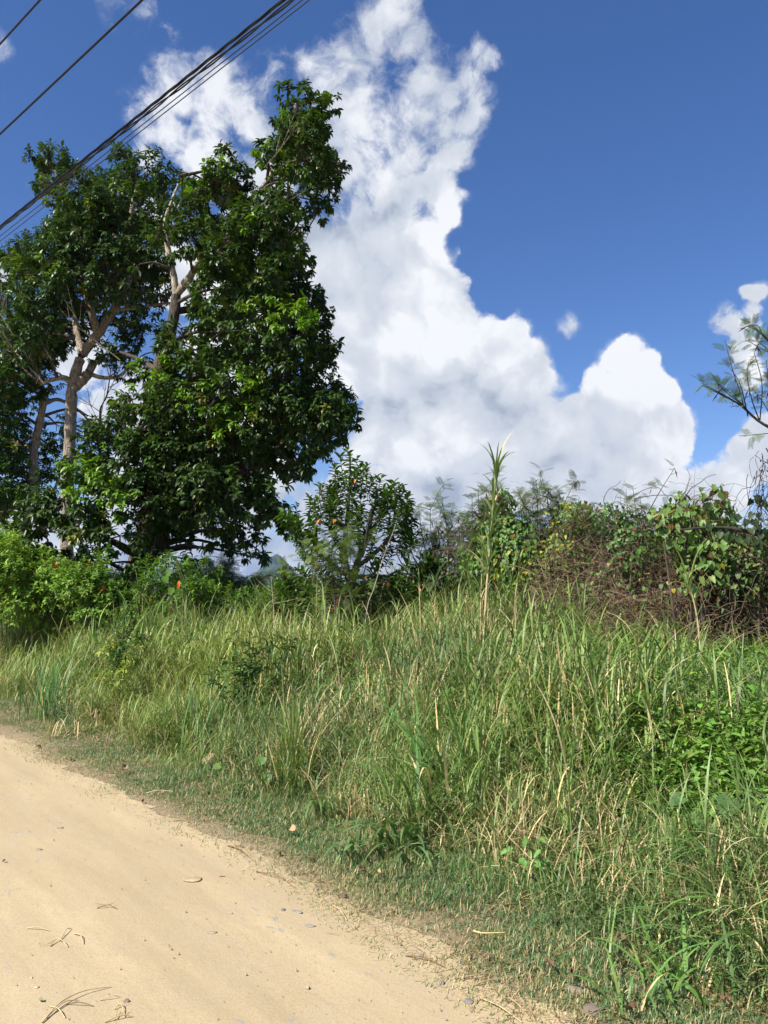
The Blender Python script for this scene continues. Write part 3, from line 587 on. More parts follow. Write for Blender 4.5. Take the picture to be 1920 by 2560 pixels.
for pts, nf in [([(1905, 1058), (1840, 1005), (1755, 958)], 34), ([(1900, 1055), (1880, 1000), (1868, 940), (1872, 905)], 18), ([(1860, 1020), (1850, 980), (1830, 920), (1812, 850)], 16), ([(1870, 1040), (1850, 960), (1825, 920)], 12), ([(1900, 1050), (1905, 960), (1885, 880)], 16),
                ([(1905, 835), (1880, 815), (1850, 822)], 10), ([(1905, 835), (1895, 815), (1872, 812)], 10), ([(1960, 900), (1920, 880), (1865, 850)], 14), ([(1940, 1075), (1925, 980), (1915, 900)], 20), ([(1880, 1040), (1855, 1010), (1800, 960)], 20),
                ([(2010, 1000), (1960, 960), (1910, 930)], 20), ([(1950, 1080), (1910, 1010), (1880, 970)], 20), ([(1860, 1015), (1810, 975), (1775, 930)], 10), ([(1930, 890), (1915, 870), (1890, 850)], 8)]:
    feather(lf, wd, [at(x_, y_, YR+rng.uniform(-.25, .25)) for x_, y_ in pts], .007, int(nf*.9), .115, fg, None, .1, (.055, .045, .04), pods=2)
for k_ in range(5):
    c_ = at(2080+rng.uniform(-60, 120), 900+rng.uniform(-80, 250), YR+rng.uniform(-.6, .6))
    for q in range(5): d_ = nrm(rand(3)-[.5, .5, .3]); feather(lf, wd, [c_, c_+d_*.4, c_+d_*.9+[0, 0, .05]], .008, 12, .12, fg, None, .1, (.055, .045, .04))
for k_ in range(46):          # hanging dead tendrils
    x0 = rng.uniform(1885, 1985); s_ = at(x0, rng.uniform(1120, 1260), YR+rng.uniform(-.2, .3)); L_ = rng.uniform(.3, .95); n_ = 12
    dx = rng.uniform(-.35, .15); pth = s_+np.stack([dx*np.linspace(0, 1, n_)+.05*np.sin(np.linspace(0, rng.uniform(4, 12), n_)+k_), .05*np.cos(np.linspace(0, 7, n_)), -L_*np.linspace(0, 1, n_)+.03*np.sin(np.linspace(0, 14, n_))], 1)
    tubes(vn, pth[None], np.linspace(.0035, .0012, n_)[None]*rng.uniform(.6, 1.6), (.07, .05, .045), 4)
    if k_ % 3 == 0: inst(lf, SMALL, SMALL_F, pth[2:8], nrm(rand(6, 3)-[.5, .5, 1.1]), rand(6, 3), .035, .02, vary((.05, .04, .03), 6))
vn.build('hanging_vine', M_twig, T6)
bp = np.array([at(x_+rng.uniform(-14, 14), y_+rng.uniform(-12, 12), YR-.05+rng.uniform(-.1, .1)) for x_, y_ in [(1900, 1250), (1910, 1265), (1905, 1290), (1893, 1245), (1885, 1300), (1875, 1290), (1850, 1295), (1848, 1340), (1870, 1330), (1890, 1350), (1905, 1335), (1910, 1320), (1830, 1330), (1800, 1330), (1780, 1320)] for _ in range(3)])
inst(lf, HEART, HEART_F, bp, nrm(rand(len(bp), 3)-[.5, .6, 1.1]), nrm(np.array([0, -.8, .4])+.7*(rand(len(bp), 3)-.5)), .085, .075, vary((.05, .09, .03), len(bp)))
wd.build('trunk', M_twig, T6); lf.build('crown', M_leaf, T6)

# ------------------------------------------------------------------ bushes on the left, behind the grass
def bush(label, blobs, Y, col, per_area=16, k=10, L=.09, W=.042, name='leafy_bush', flush=(.14, .24, .03), fp=.1, group=None, droop=.3, cull=-.6, dead=.006, tr=.3):
    BL = make_blobs(blobs+([(b_[0], b_[1]+(30 if Y > 13.9 else 58), b_[2]*1.1) for b_ in blobs if b_[2] > 26] if name == 'leafy_bush' else []), Y, 1.2); cx = np.mean([b[0][0] for b in BL]); base = np.array([cx, Y, gz(cx, Y)]); t_ = thing(name, label, 'bush', base, group)
    lf, wd = Acc(), Acc()
    tw_ = crown(lf, BL, .2, per_area*4.2, k, L, W, col, flush, fp, cull, droop, 85, 40, up=.8, dead=dead)
    fork = base+[0, 0, .15]; sk_ = []
    for c, r in BL: sk_.append(limb(wd, [base+[rng.uniform(-.12, .12), rng.uniform(-.1, .1), -.1], (base+c)/2+[(c[0]-base[0])*.3, 0, .1], c], .011, .006, (.13, .10, .07), 8, 5))
    wood(wd, sk_, tw_, .01, 6, (.12, .11, .06), .004); wd.build('stem', M_twig, t_); lf.build('foliage', M_leaf, t_); return t_
# ------------------------------------------------------------------ vine-covered thicket on the right
def tangle(acc, c, r, n_, L, rad, col, zs=1.0, grav=.25, seg=9):
    """n_ dead curling stems inside a ball"""
    u = nrm(rng.normal(size=(n_, 3))); P0 = c+u*r*rand(n_, 1)**.4*np.array([1, .8, zs]); d = nrm(rng.normal(size=(n_, 3))); P = [P0]
    for i in range(seg-1):
        d = nrm(d+.75*(rand(n_, 3)-.5)+[0, 0, -grav*.5]); P.append(P[-1]+d*(L/seg)*uni(.7, 1.3, n_)[:, None])
    P = np.stack(P, 1); P[..., 2] = np.maximum(P[..., 2], .1)
    tubes(acc, P, np.linspace(rad, rad*.5, seg)[None]*uni(.5, 1.5, n_)[:, None], vary(col, n_, .4, .12), 3)
def vine_mound(label, blobs, Y, col, dens=60, L=.075, stems=90, dcol=(.15, .095, .06), yellow=.04, name='vine_covered_shrub', cull=-.35, dead=1.0, tpl=(HEART, HEART_F), wide=.95, group=None):
    BL = make_blobs([(b_[0], b_[1]-14, b_[2]*1.2) for b_ in blobs], Y, .9); cx = np.mean([b[0][0] for b in BL]); base = np.array([cx, Y, 0.]); base[2] = gz(cx, Y)
    t_ = thing(name, label, 'shrub', base, group); lf, wd, dv = Acc(), Acc(), Acc()
    for c, r in BL:
        M_ = int(dens*3.4*4*pi*r*r); u = nrm(rng.normal(size=(M_, 3))); P = c+u*r*(.55+.5*rand(M_, 1)**.5)*(1+.15*inoise(u*3, 1.5, c[0])[:, None])
        P = P[(inoise(P, 2.6, 7) > cull)]; k_ = len(P); u = nrm(P-c)
        X = nrm(np.array([0, 0, -.75])+u*.35+.8*(rand(k_, 3)-.5)); Zv = nrm(u+np.array([0, -.25, .35])+.7*(rand(k_, 3)-.5))
        cc = vary(col, k_, .35, .12); ye = rand(k_) < yellow; cc[ye] = vary((.34, .30, .03), ye.sum(), .3, .15); br_ = rand(k_) < .05; cc[br_] = vary((.16, .08, .03), br_.sum(), .3)
        inst(lf, tpl[0], tpl[1], P, X, Zv, L*uni(.45, 1.25, k_), L*wide*uni(.5, 1.15, k_), cc)
        tangle(dv, c, r*1.03, int(stems*dead*r*r*4), .55, .0042, dcol)
        g0 = np.array([c[0]+rng.uniform(-.2, .2), c[1]+rng.uniform(-.1, .2), gz(c[0], c[1])-.05])
        limb(wd, [g0, (g0+c)/2+[rng.uniform(-.15, .15), 0, 0], c], .022, .008, (.11, .085, .06), 8, 5)
    wd.build('stem', M_twig, t_); dv.build('dead_vines', M_twig, t_); lf.build('foliage', M_leaf, t_); return t_

vine_mound('vine mound with dark red brown dead leaves, left of the tallest cane stalk', [(1120,1370,45),(1150,1330,36),(1170,1390,45),(1130,1420,45),(1100,1440,36),(1180,1440,45)], 11.2, (.075, .135, .035), 80, .048, 90, (.11, .075, .055))
vine_mound('vine mound of light green lobed leaves right behind the tallest cane stalk', [(1255,1270,32),(1270,1310,45),(1240,1350,50),(1290,1370,55),(1320,1340,40),(1230,1420,60),(1300,1430,60),(1340,1400,45)], 10.4, (.12, .225, .04), 110, .058, 40, yellow=.05)
vine_mound('wide vine mound speckled with yellow leaves, middle of the thicket', [(1350,1330,36),(1380,1370,48),(1430,1340,45),(1460,1310,36),(1470,1350,40),(1400,1420,55),(1460,1420,55),(1350,1440,50),(1420,1300,28),(1480,1390,36)], 10.2, (.15, .225, .04), 110, .052, 60, yellow=.13)
vine_mound('dark vine mound with a flat top of small green leaves above brown tangled stems', [(1520,1310,32),(1545,1320,38),(1580,1330,42),(1530,1360,42),(1580,1380,50),(1630,1340,42),(1630,1390,45),(1510,1290,16),(1540,1430,52),(1600,1450,60),(1660,1430,50)], 9.6, (.095, .185, .04), 80, .052, 110, (.14, .10, .07))
vine_mound('highest vine mound crowned with large bright heart shaped leaves', [(1770,1255,36),(1795,1265,30),(1735,1265,34),(1700,1270,24),(1680,1295,24),(1760,1300,48),(1700,1320,45),(1800,1305,34),(1745,1360,60),(1800,1360,45),(1690,1380,45),(1760,1430,55),(1650,1300,22)], 8.8, (.15, .25, .06), 45, .090, 80, yellow=.05)
vine_mound('sparse brown vine mound at the right edge under the dark overhanging branch', [(1850,1390,50),(1900,1400,55),(1870,1450,60),(1930,1450,60),(1830,1480,55),(1980,1420,80)], 8.9, (.12, .19, .045), 60, .052, 120, (.15, .11, .07), yellow=.06)
bush('small leaved green bush filling the thicket behind the tallest cane stalk', [(1180,1406,40),(1230,1386,40),(1280,1366,44),(1330,1386,44),(1210,1336,30),(1160,1386,30)], 12.0, (.11, .19, .045), 13, 9, .055, .03, cull=-.5)
bush('small leaved bush behind the yellow speckled vine mound', [(1380,1366,44),(1430,1356,44),(1480,1366,40),(1340,1336,34),(1410,1306,28),(1460,1316,30)], 12.0, (.10, .165, .04), 13, 9, .055, .03, cull=-.5)
bush('dark small leaved bush behind the flat topped vine mound', [(1540,1346,44),(1590,1356,44),(1640,1336,44),(1690,1346,40),(1560,1311,26),(1650,1306,30)], 11.4, (.10, .17, .04), 13, 9, .055, .03, cull=-.5)
bush('olive small leaved bush behind the right edge mound', [(1750,1356,44),(1800,1356,44),(1850,1376,44),(1900,1386,44),(1960,1366,60)], 11.0, (.09, .14, .035), 12, 9, .055, .03, cull=-.5)
vine_mound('thin green vines creeping over the front of the brown brush', [(1500,1480,36),(1560,1500,40),(1620,1490,40),(1690,1500,40),(1750,1490,40),(1820,1510,44),(1890,1520,44),(1450,1490,34)], 8.7, (.13, .20, .045), 20, .055, 30, (.16, .12, .08), yellow=.06)
# brown dead brush filling the thicket's foot: nobody could count its stems
dv = Acc(); lfb = Acc()
for px in range(1390, 2080, 34):
    for py, Yb, nn in ((1425, 9.5, 55), (1475, 9.3, 85), (1530, 9.0, 95), (1580, 8.7, 50)):
        tangle(dv, at(px+rng.uniform(-15, 15), py, Yb+rng.uniform(-.5, .5)), .30, nn, .50, .0040, (.23, .16, .10), grav=.1)
    tangle(dv, at(px, 1430, 9.8), .35, 60, .6, .005, (.16, .125, .075))
tag(dv.build('dead_brush', M_twig), 'brown tangle of dead stems filling the foot of the thicket on the right', 'brush', kind='stuff')

LG = (.21, .33, .05)
bush('bright yellow green bush at the left edge, tallest of the low bushes', [(20,1370,50),(60,1400,45),(100,1420,42),(10,1430,60),(60,1460,55),(-40,1400,80),(130,1450,40)], 14.5, LG, 16, 10, .085, .04)
bush('light green creeper bush below the big tree crown, left of its trunk', [(150,1440,36),(190,1450,36),(230,1440,34),(250,1410,24),(180,1490,45),(240,1490,45),(120,1500,50),(290,1490,34)], 14.0, (.18, .30, .05), 16, 9, .075, .045)
bush('dark low bush in front of the big tree trunk', [(300,1480,34),(340,1490,36),(270,1520,40),(390,1500,34),(350,1520,40),(330,1450,22)], 14.2, (.065, .14, .025), 12, 9, .09, .038)
bush('upright leafy bush right of the big tree trunk with a pale top', [(372,1420,20),(385,1450,28),(365,1470,28),(400,1480,30),(430,1440,34),(455,1425,24),(470,1460,34),(440,1480,40),(500,1450,36),(520,1430,26),(500,1490,40),(420,1400,18)], 13.6, (.105, .20, .035), 14, 9, .085, .036)
bush('leafy bush in the gap under the far peak', [(560,1500,34),(610,1510,34),(650,1510,34),(690,1500,36),(590,1540,40),(660,1540,40)], 13.2, (.08, .16, .03), 12, 9, .075, .034)
bush('dark green bushes right of the small young tree base', [(960,1490,36),(1010,1500,36),(1050,1480,34),(1000,1540,45),(1060,1540,40),(940,1540,36),(1090,1510,34)], 11.6, (.075, .145, .03), 14, 9, .075, .033)
def leafy_plant(label, px, py_top, py_base, Y, n_, col, L=.075, W=.028, spread=.28, kk=22):
    b_ = at(px, py_base, Y); b_[2] = gz(b_[0], b_[1]); t_ = thing('leafy_weed', label, 'weed', b_); top = at(px, py_top, Y)[2]-b_[2]; lf, wd = Acc(), Acc()
    for q in range(n_):
        h = top*rng.uniform(.55, 1.0); tip = b_+[rng.normal()*spread, rng.normal()*spread*.5, h]; mid = (b_+tip)/2+[rng.normal()*.04, 0, .05]; P = smooth_path([b_, mid, tip], 10); tubes(wd, P[None], np.linspace(.006, .0025, 10)[None], (.12, .13, .06), 4)
        seg_ = P[4:]; shoots(lf, seg_[:-1], np.diff(seg_, axis=0), np.linalg.norm(np.diff(seg_, axis=0), axis=1), max(4, kk//6), L, W, vary(col, 5, .25), 85, 50, .3)
        for z_ in range(3): j = rng.integers(4, 9); d_ = nrm(rng.normal(size=3)*[1, .7, .3]+[0, 0, .5]); l_ = rng.uniform(.08, .2); tubes(wd, np.array([[P[j], P[j]+d_*l_]]), .002, (.12, .13, .06), 4); shoots(lf, P[j][None], d_[None], np.array([l_]), 8, L, W, vary(col, 1, .25), 80, 40, .3)
    wd.build('stem', M_twig, t_); lf.build('foliage', M_leaf, t_)
leafy_plant('dark shrubby weed with pointed leaves standing in the tall grass left of centre', 602, 1572, 1760, 8.0, 11, (.055, .125, .022))
leafy_plant('pointed leaf weed standing in tall grass below the big tree', 305, 1515, 1700, 10.4, 12, (.075, .16, .025), .09, .034, .3)
leafy_plant('yellow tinted weed in tall grass, just below the pointed leaf weed', 288, 1585, 1700, 9.6, 5, (.24, .28, .035), .07, .028, .16)
# far scrub and palms
def far_bush(label, px, py, Y, rpx, col, n_=9, group=None):
    c0 = at(px, py, Y); base = np.array([c0[0], Y, gz(c0[0], Y)]); t_ = thing('distant_bush', label, 'bush', base, group); lf, wd = Acc(), Acc(); r = rpx/F*Y
    for q in range(n_):
        c = c0+rng.normal(size=3)*[r*.7, r*.5, r*.25]; rr = r*rng.uniform(.3, .5); M_ = 420; u = nrm(rng.normal(size=(M_, 3)))
        P = c+u*rr*(.6+.5*rand(M_, 1)); inst(lf, SMALL, SMALL_F, P, nrm(rand(M_, 3)-.5), nrm(u+.6*(rand(M_, 3)-.5)), r*.09, r*.055, vary(col, M_, .35))
        limb(wd, [base, c], .06, .03, (.12, .1, .08), 4, 5)
    wd.build('stem', M_twig, t_); lf.build('foliage', M_leaf, t_)
for i_, (px, py, Y, r, col, lb) in enumerate([(960, 1455, 38, 40, (.10, .12, .06), 'hazy olive bush far behind, right beside the small young tree'), (1030, 1462, 45, 50, (.09, .115, .055), 'hazy olive bush far behind the sparse feathery shrub'), (560, 1478, 40, 36, (.06, .09, .04), 'far bush below the peak, left of the palms'),
        (690, 1484, 60, 40, (.06, .09, .045), 'far bush at the foot of the palms'), (400, 1478, 45, 40, (.055, .09, .04), 'far bush seen past the big tree trunk'), (1150, 1462, 45, 60, (.08, .10, .05), 'far olive bush behind the cane stalk thicket'), (800, 1470, 50, 60, (.07, .10, .05), 'far bush hidden behind the small young tree'), (1500, 1462, 50, 90, (.07, .10, .05), 'far bush mass behind the brown thicket'), (1850, 1462, 50, 90, (.07, .10, .05), 'far bush behind the right edge thicket'), (150, 1462, 45, 90, (.06, .1, .04), 'far bush behind the left trees')]):
    far_bush(lb, px, py, Y, r, col)
def palm(label, px, py, Y, sc=1.0):
    c = at(px, py, Y); base = np.array([c[0], Y, gz(c[0], Y)-.1]); t_ = thing('palm_tree', label, 'palm', base, 'palms on the far plain'); wd, fr, dd_ = Acc(), Acc(), Acc()
    limb(wd, [base, (base+c)/2+[.3, 0, 0], c], .22, .14, (.2, .17, .13), 10, 7)
    for k_ in range(24):
        az = rng.uniform(0, 6.3); el = rng.uniform(-.1, 1.2); n_ = 10; L_ = 2.7*sc*rng.uniform(.8, 1.1); dead = el < .12 and k_ % 2 == 0
        a_ = np.linspace(el, el-1.9, n_); h = np.cumsum(np.cos(a_))*L_/n_; z = np.cumsum(np.sin(a_))*L_/n_
        P = c+np.stack([h*cos(az), h*sin(az), z], 1); tubes(fr, P[None], np.linspace(.04, .01, n_)[None], (.12, .13, .06), 3)
        col = (.30, .19, .10) if dead else (.055, .09, .03)
        for s_ in (1, -1):
            Q = np.repeat(P[1:], 3, 0)+.1*(rand((n_-1)*3, 3)-.5); T = nrm(np.repeat(np.diff(P, axis=0), 3, 0)); sd_ = s_*nrm(np.cross(T, [0, 0, 1.]))
            inst(fr if not dead else dd_, SMALL, SMALL_F, Q, nrm(sd_+T*.5+[0, 0, -.5]), np.array([0, 0, 1.])+0*Q, .55*sc, .10, vary(col, len(Q), .3))
    for k_ in range(10):
        az = rng.uniform(0, 6.3); n_ = 8; P = c+np.stack([.45*np.linspace(0, 1, n_)*cos(az), .45*np.linspace(0, 1, n_)*sin(az), -1.6*sc*np.linspace(0, 1, n_)**1.2], 1)
        Q = np.repeat(P, 5, 0)+.25*(rand(n_*5, 3)-.5); inst(dd_, SMALL, SMALL_F, Q, nrm(rand(len(Q), 3)-[.5, .5, 1.2]), rand(len(Q), 3), .55*sc, .12, vary((.33, .20, .11), len(Q), .3))
    wd.build('trunk', M_bark, t_); fr.build('fronds', M_leaf, t_); dd_.build('dead_fronds', M_dry, t_)
palm('small far palm with drooping tan dead fronds, below the blue peak', 655, 1448, 95)
palm('paler far palm mostly of hanging dead fronds, right of the palm below the peak', 712, 1450, 100, 1.05)

# ------------------------------------------------------------------ grass and ground growth
def sample_ground(n_, dmin, dmax, rmin, rmax, fov=36, pw=1.0):
    """points on the ground beyond the road edge, thinning out with distance"""
    X = []; got = 0
    while got < n_:
        m_ = n_*3; r = rmin*(rmax/rmin)**(rand(m_)**pw); az = np.radians(uni(-fov, fov, m_)); x = r*np.sin(az); y = r*np.cos(az); d = edge_d(x, y)
        k_ = (d > dmin) & (d < dmax) & (y > .6); P = np.stack([x, y, d], 1)[k_]; X.append(P); got += len(P)
    P = np.concatenate(X)[:n_]; return np.stack([P[:, 0], P[:, 1], gz(P[:, 0], P[:, 1])], 1), P[:, 2]
G_MID = (.205, .295, .070); G_BLUE = (.155, .245, .085); G_YEL = (.34, .39, .10); STRAW = (.62, .50, .26); STRAW2 = (.42, .31, .15)
def gcol(P, n_):
    t_ = np.clip(.5+.5*inoise(P[:, :2], .9, 4)+.35*(rand(n_)-.5), 0, 1); u_ = np.clip(.5+.5*inoise(P[:, :2], .55, 8)+.5*(rand(n_)-.5), 0, 1)
    c = ramp(t_, G_BLUE, G_MID); c = c+(np.array(G_YEL)-c)*(np.clip(u_-.45, 0, 1)*1.2)[:, None]
    return c*(.75+.5*rand(n_, 1))

# short verge turf
a = Acc()
P, d = sample_ground(270000, -.22, 2.3, 1.6, 13, 34, .85)
P2, d2 = sample_ground(90000, -.22, 2.3, 5, 16, 40, .9); q = P2[:, 0] < 0; P = np.concatenate([P, P2[q]]); d = np.concatenate([d, d2[q]])
k_ = rand(len(P)) < np.clip(1.0-.35*sstep(1.2, 2.3, d), 0, 1)*np.clip(.42+1.9*d, .04, 1)*np.where((inoise(P[:, :2], 3.2, 12) > -.3) | (d > .8), 1, .35); P, d = P[k_], d[k_]; n_ = len(P)
er = .09*inoise(P[:, :2], 3.1)
L = (.028+.05*sstep(0, .9, d)+.05*sstep(.9, 2.0, d))*uni(.5, 1.4, n_)*(1+.45*inoise(P[:, :2], 1.9, 33))
dry = (rand(n_) < .20+.45*np.exp(-np.maximum(d, 0)/.22)+.12*(inoise(P[:, :2], 1.5, 22) > .25))
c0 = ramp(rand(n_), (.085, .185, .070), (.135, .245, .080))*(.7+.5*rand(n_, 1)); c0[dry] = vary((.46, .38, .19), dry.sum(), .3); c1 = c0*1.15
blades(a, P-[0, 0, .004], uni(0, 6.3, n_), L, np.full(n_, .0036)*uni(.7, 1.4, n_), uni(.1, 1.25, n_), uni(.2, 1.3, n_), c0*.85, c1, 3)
tag(a.build('turf', M_grass), 'low dark green turf along the edge of the dirt road', 'grass', kind='stuff')

# dead straw, roots and clippings along the broken road edge
a = Acc(); n_ = 15000; r = 1.6*(13/1.6)**rand(n_*3); az_ = np.radians(uni(-36, 30, n_*3)); x = r*np.sin(az_); y = r*np.cos(az_); d = edge_d(x, y)+.05*inoise(np.stack([x, y], -1), 4, 3)
k_ = np.flatnonzero(rand(n_*3) < np.exp(-((d-.06)/.13)**2)*.8); x, y, d = x[k_], y[k_], d[k_]; n_ = len(x); P = np.stack([x, y, gz(x, y)+.007+.012*rand(n_)], 1)
c = vary((.44, .35, .19), n_, .35); q = rand(n_) < .3; c[q] = vary((.22, .14, .08), q.sum(), .3)
blades(a, P, uni(0, 6.3, n_), uni(.02, .11, n_), uni(.0015, .004, n_), uni(1.2, 1.6, n_), uni(-.2, .25, n_), c, c, 3, 1.5)
tag(a.build('edge_straw', M_dry), 'dead straw and fine roots scattered along the broken road edge', 'straw', kind='stuff')

# ankle to knee high grass between verge and tall grass
a = Acc()
P, d = sample_ground(85000, .55, 4.2, 2.2, 16, 35, .75)
k_ = rand(len(P)) < sstep(.5, 1.4, d+.35*inoise(P[:, :2], 1.6, 2))*(1-.55*sstep(6, 20, np.degrees(np.arctan2(P[:, 0], P[:, 1])))*sstep(1.1, 1.8, d)); P, d = P[k_], d[k_]; n_ = len(P)
L = (.09+.30*sstep(.6, 2.0, d+.35*sstep(0, 12, np.degrees(np.arctan2(P[:, 0], P[:, 1])))+.3*inoise(P[:, :2], 2.0, 5)))*uni(.5, 1.35, n_); c = gcol(P, n_); dry = rand(n_) < .24+.14*inoise(P[:, :2], 1.1, 31); c[dry] = vary(STRAW, dry.sum(), .3)
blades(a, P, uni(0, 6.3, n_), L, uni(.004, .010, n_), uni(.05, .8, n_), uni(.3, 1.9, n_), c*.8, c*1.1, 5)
tag(a.build('meadow_grass', M_grass), 'knee high green grass sloping up from the turf to the tall grass', 'grass', kind='stuff')

# tall guinea grass: culms with arching leaves
def tall_h(P, d):
    az = np.degrees(np.arctan2(P[:, 0], P[:, 1]))
    h = .32+.56*sstep(.9, 2.9, d+.35*sstep(2, 12, az)+.5*inoise(P[:, :2], 1.3, 6))
    left = sstep(-2, 26, -az)*1.0
    h = h*(1+.62*left)*(1-.12*sstep(14, 20, az))*(1+.24*inoise(P[:, :2], 1.25, 1)+.15*inoise(P[:, :2], 3.1, 15))
    return h*(1-.16*sstep(10, 20, az))*(1+.10*sstep(4, 9, d))
culm_a, blade_a, dry_a = Acc(), Acc(), Acc()
TC, td = sample_ground(640, 1.0, 16, 2.6, 24, 36, .6)                 # tussock centres, each with its own vigour and dryness
TC2, td2 = sample_ground(230, 1.0, 14, 7.5, 20, 36, .8); TC = np.concatenate([TC, TC2]); nT = len(TC)
T_h = uni(.62, 1.28, nT); T_dry = rand(nT)**1.6; T_r = uni(.10, .26, nT); T_az = np.degrees(np.arctan2(TC[:, 0], TC[:, 1])); T_dry = np.clip(T_dry*(1-.6*sstep(-6, -16, T_az))+.3*np.exp(-((T_az+2)/7)**2)*rand(nT), 0, 1); T_tone = uni(.72, 1.30, nT); T_w = uni(.6, 1.5, nT)
def tussock(n_, spread=1.0):
    k_ = rng.choice(nT, n_, p=T_w*T_r/np.sum(T_w*T_r)); off = rng.normal(size=(n_, 2))*(T_r[k_]*spread)[:, None]
    x, y = TC[k_, 0]+off[:, 0], TC[k_, 1]+off[:, 1]; d = edge_d(x, y); azq = np.degrees(np.arctan2(x, y)); ok = (d > .75) & (rand(n_) > .72*sstep(5, 10, azq)*(1-sstep(2.0, 2.9, d)))
    return np.stack([x, y, gz(x, y)], 1)[ok], d[ok], k_[ok], np.arctan2(off[:, 1], off[:, 0])[ok]
P, d, tk, taz = tussock(24000); P2, d2 = sample_ground(5000, 1.05, 16, 2.6, 24, 36, .62); k2 = rng.integers(0, nT, len(P2))
P = np.concatenate([P, P2]); d = np.concatenate([d, d2]); tk = np.concatenate([tk, k2]); taz = np.concatenate([taz, uni(0, 6.3, len(k2))])
n_ = len(P); H = np.maximum(tall_h(P, d)*T_h[tk]*uni(.5, 1.12, n_), .16)
az = taz+uni(-.8, .8, n_); lean = uni(.0, .34, n_)+.25*(rand(n_) < .12); Sg = 7; t_ = np.linspace(0, 1, Sg)
cx = P[:, None]+np.stack([np.cos(az)[:, None]*(lean*H)[:, None]*t_**1.5, np.sin(az)[:, None]*(lean*H)[:, None]*t_**1.5, H[:, None]*.78*t_], -1)
dryc = rand(n_) < np.clip(.10+.75*T_dry[tk]+.22*inoise(P[:, :2], .8, 31), .06, .85)
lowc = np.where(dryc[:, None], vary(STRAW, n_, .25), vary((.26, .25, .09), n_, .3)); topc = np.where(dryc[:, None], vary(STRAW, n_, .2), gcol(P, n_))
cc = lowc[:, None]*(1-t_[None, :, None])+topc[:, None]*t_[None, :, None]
tubes(culm_a, cx, np.linspace(.0036, .0018, Sg)[None]*uni(.8, 1.6, n_)[:, None], cc, 3)
near = np.hypot(P[:, 0], P[:, 1])
for j in range(8):
    fr = .12+.86*j/7; sel = (rand(n_) < .93) & ((near < 11) | (j % 2 == 1)); s_ = np.flatnonzero(sel); i_ = fr*(Sg-1); i0 = min(int(i_), Sg-2); f_ = i_-i0
    B = cx[s_, i0]*(1-f_)+cx[s_, i0+1]*f_; m_ = len(s_); g_ = gcol(P[s_], m_)*T_tone[tk[s_]][:, None]
    dl = rand(m_) < np.clip(.55-fr*.75+.25*dryc[s_]+.25*T_dry[tk[s_]]-.05, 0.03, .85); g_[dl] = vary(STRAW, dl.sum(), .3, .1)
    baz = az[s_]+j*pi+uni(-.9, .9, m_); LL = (.26+.30*np.clip(H[s_], .2, 1.5))*uni(.6, 1.25, m_)*(1 if j < 7 else .8)
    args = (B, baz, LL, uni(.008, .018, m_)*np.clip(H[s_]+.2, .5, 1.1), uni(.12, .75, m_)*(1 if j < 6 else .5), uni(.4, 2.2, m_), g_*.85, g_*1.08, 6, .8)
    pick = dl
    for acc_, q in ((blade_a, ~pick), (dry_a, pick)):
        ar = [v[q] if isinstance(v, np.ndarray) else v for v in args]
        if acc_ is dry_a: ar[3] = ar[3]*.7
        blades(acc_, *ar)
# upright basal blades
P, d, tk, taz = tussock(60000, 1.15); n_ = len(P); H = tall_h(P, d)*T_h[tk]; c = gcol(P, n_)*T_tone[tk][:, None]; dr_ = rand(n_) < .5*T_dry[tk]; c[dr_] = vary(STRAW, dr_.sum(), .25, .1)
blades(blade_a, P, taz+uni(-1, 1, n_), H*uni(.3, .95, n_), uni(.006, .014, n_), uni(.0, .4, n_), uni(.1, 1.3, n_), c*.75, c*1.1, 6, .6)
# dry upright and fallen straw
P, d = sample_ground(56000, .8, 13, 2.4, 20, 36, .65); k_ = inoise(P[:, :2], 1.1, 31)+1.1*(rand(len(P))-.5) > -.25+.7*sstep(-6, -16, np.degrees(np.arctan2(P[:, 0], P[:, 1]))); P, d = P[k_], d[k_]; n_ = len(P); H = tall_h(P, d); c = vary(STRAW, n_, .35)
Pc, dc = sample_ground(22000, 1.8, 9, 4.5, 14, 30, .8); azc = np.degrees(np.arctan2(Pc[:, 0], Pc[:, 1])); kc = rand(len(Pc)) < np.exp(-((azc+1)/9)**2)+.25*sstep(0, 12, azc); kc &= rand(len(Pc)) < np.clip(.45+.8*inoise(Pc[:, :2], 1.9, 41), .05, 1); Pc, dc = Pc[kc], dc[kc]; mc = len(Pc); Hc = tall_h(Pc, dc)
blades(dry_a, Pc+np.stack([0*dc, 0*dc, Hc*uni(.2, .6, mc)], 1), uni(0, 6.3, mc), Hc*uni(.25, .6, mc), uni(.006, .014, mc), uni(.0, .35, mc), uni(-.1, .6, mc), vary((.60, .50, .23), mc, .3, .08), vary((.60, .50, .23), mc, .3, .08), 4, .8)   # straw coloured dead stems of the field's middle
blades(dry_a, P+np.stack([0*d, 0*d, H*uni(0, .45, n_)], 1), uni(0, 6.3, n_), np.maximum(.12, H*uni(.2, .75, n_)), uni(.003, .010, n_), uni(.0, 1.4, n_), uni(-.2, 1.6, n_), c, c*.9, 5, .9)
P, d = sample_ground(26000, .5, 5, 2.2, 14, 35, .8); n_ = len(P); c = vary(STRAW2, n_, .45)
blades(dry_a, P+np.stack([0*d, 0*d, .01+.05*rand(n_)*sstep(.5, 2, d)], 1), uni(0, 6.3, n_), uni(.06, .3, n_)*sstep(.2, 1.6, d)+.04, uni(.003, .008, n_), uni(1.2, 1.65, n_), uni(-.3, .3, n_), c, c, 4, 1.)
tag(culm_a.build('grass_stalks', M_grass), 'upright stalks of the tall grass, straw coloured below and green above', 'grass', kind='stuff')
tag(blade_a.build('tall_grass', M_grass), 'tall green arching grass blades filling the field behind the road', 'grass', kind='stuff')
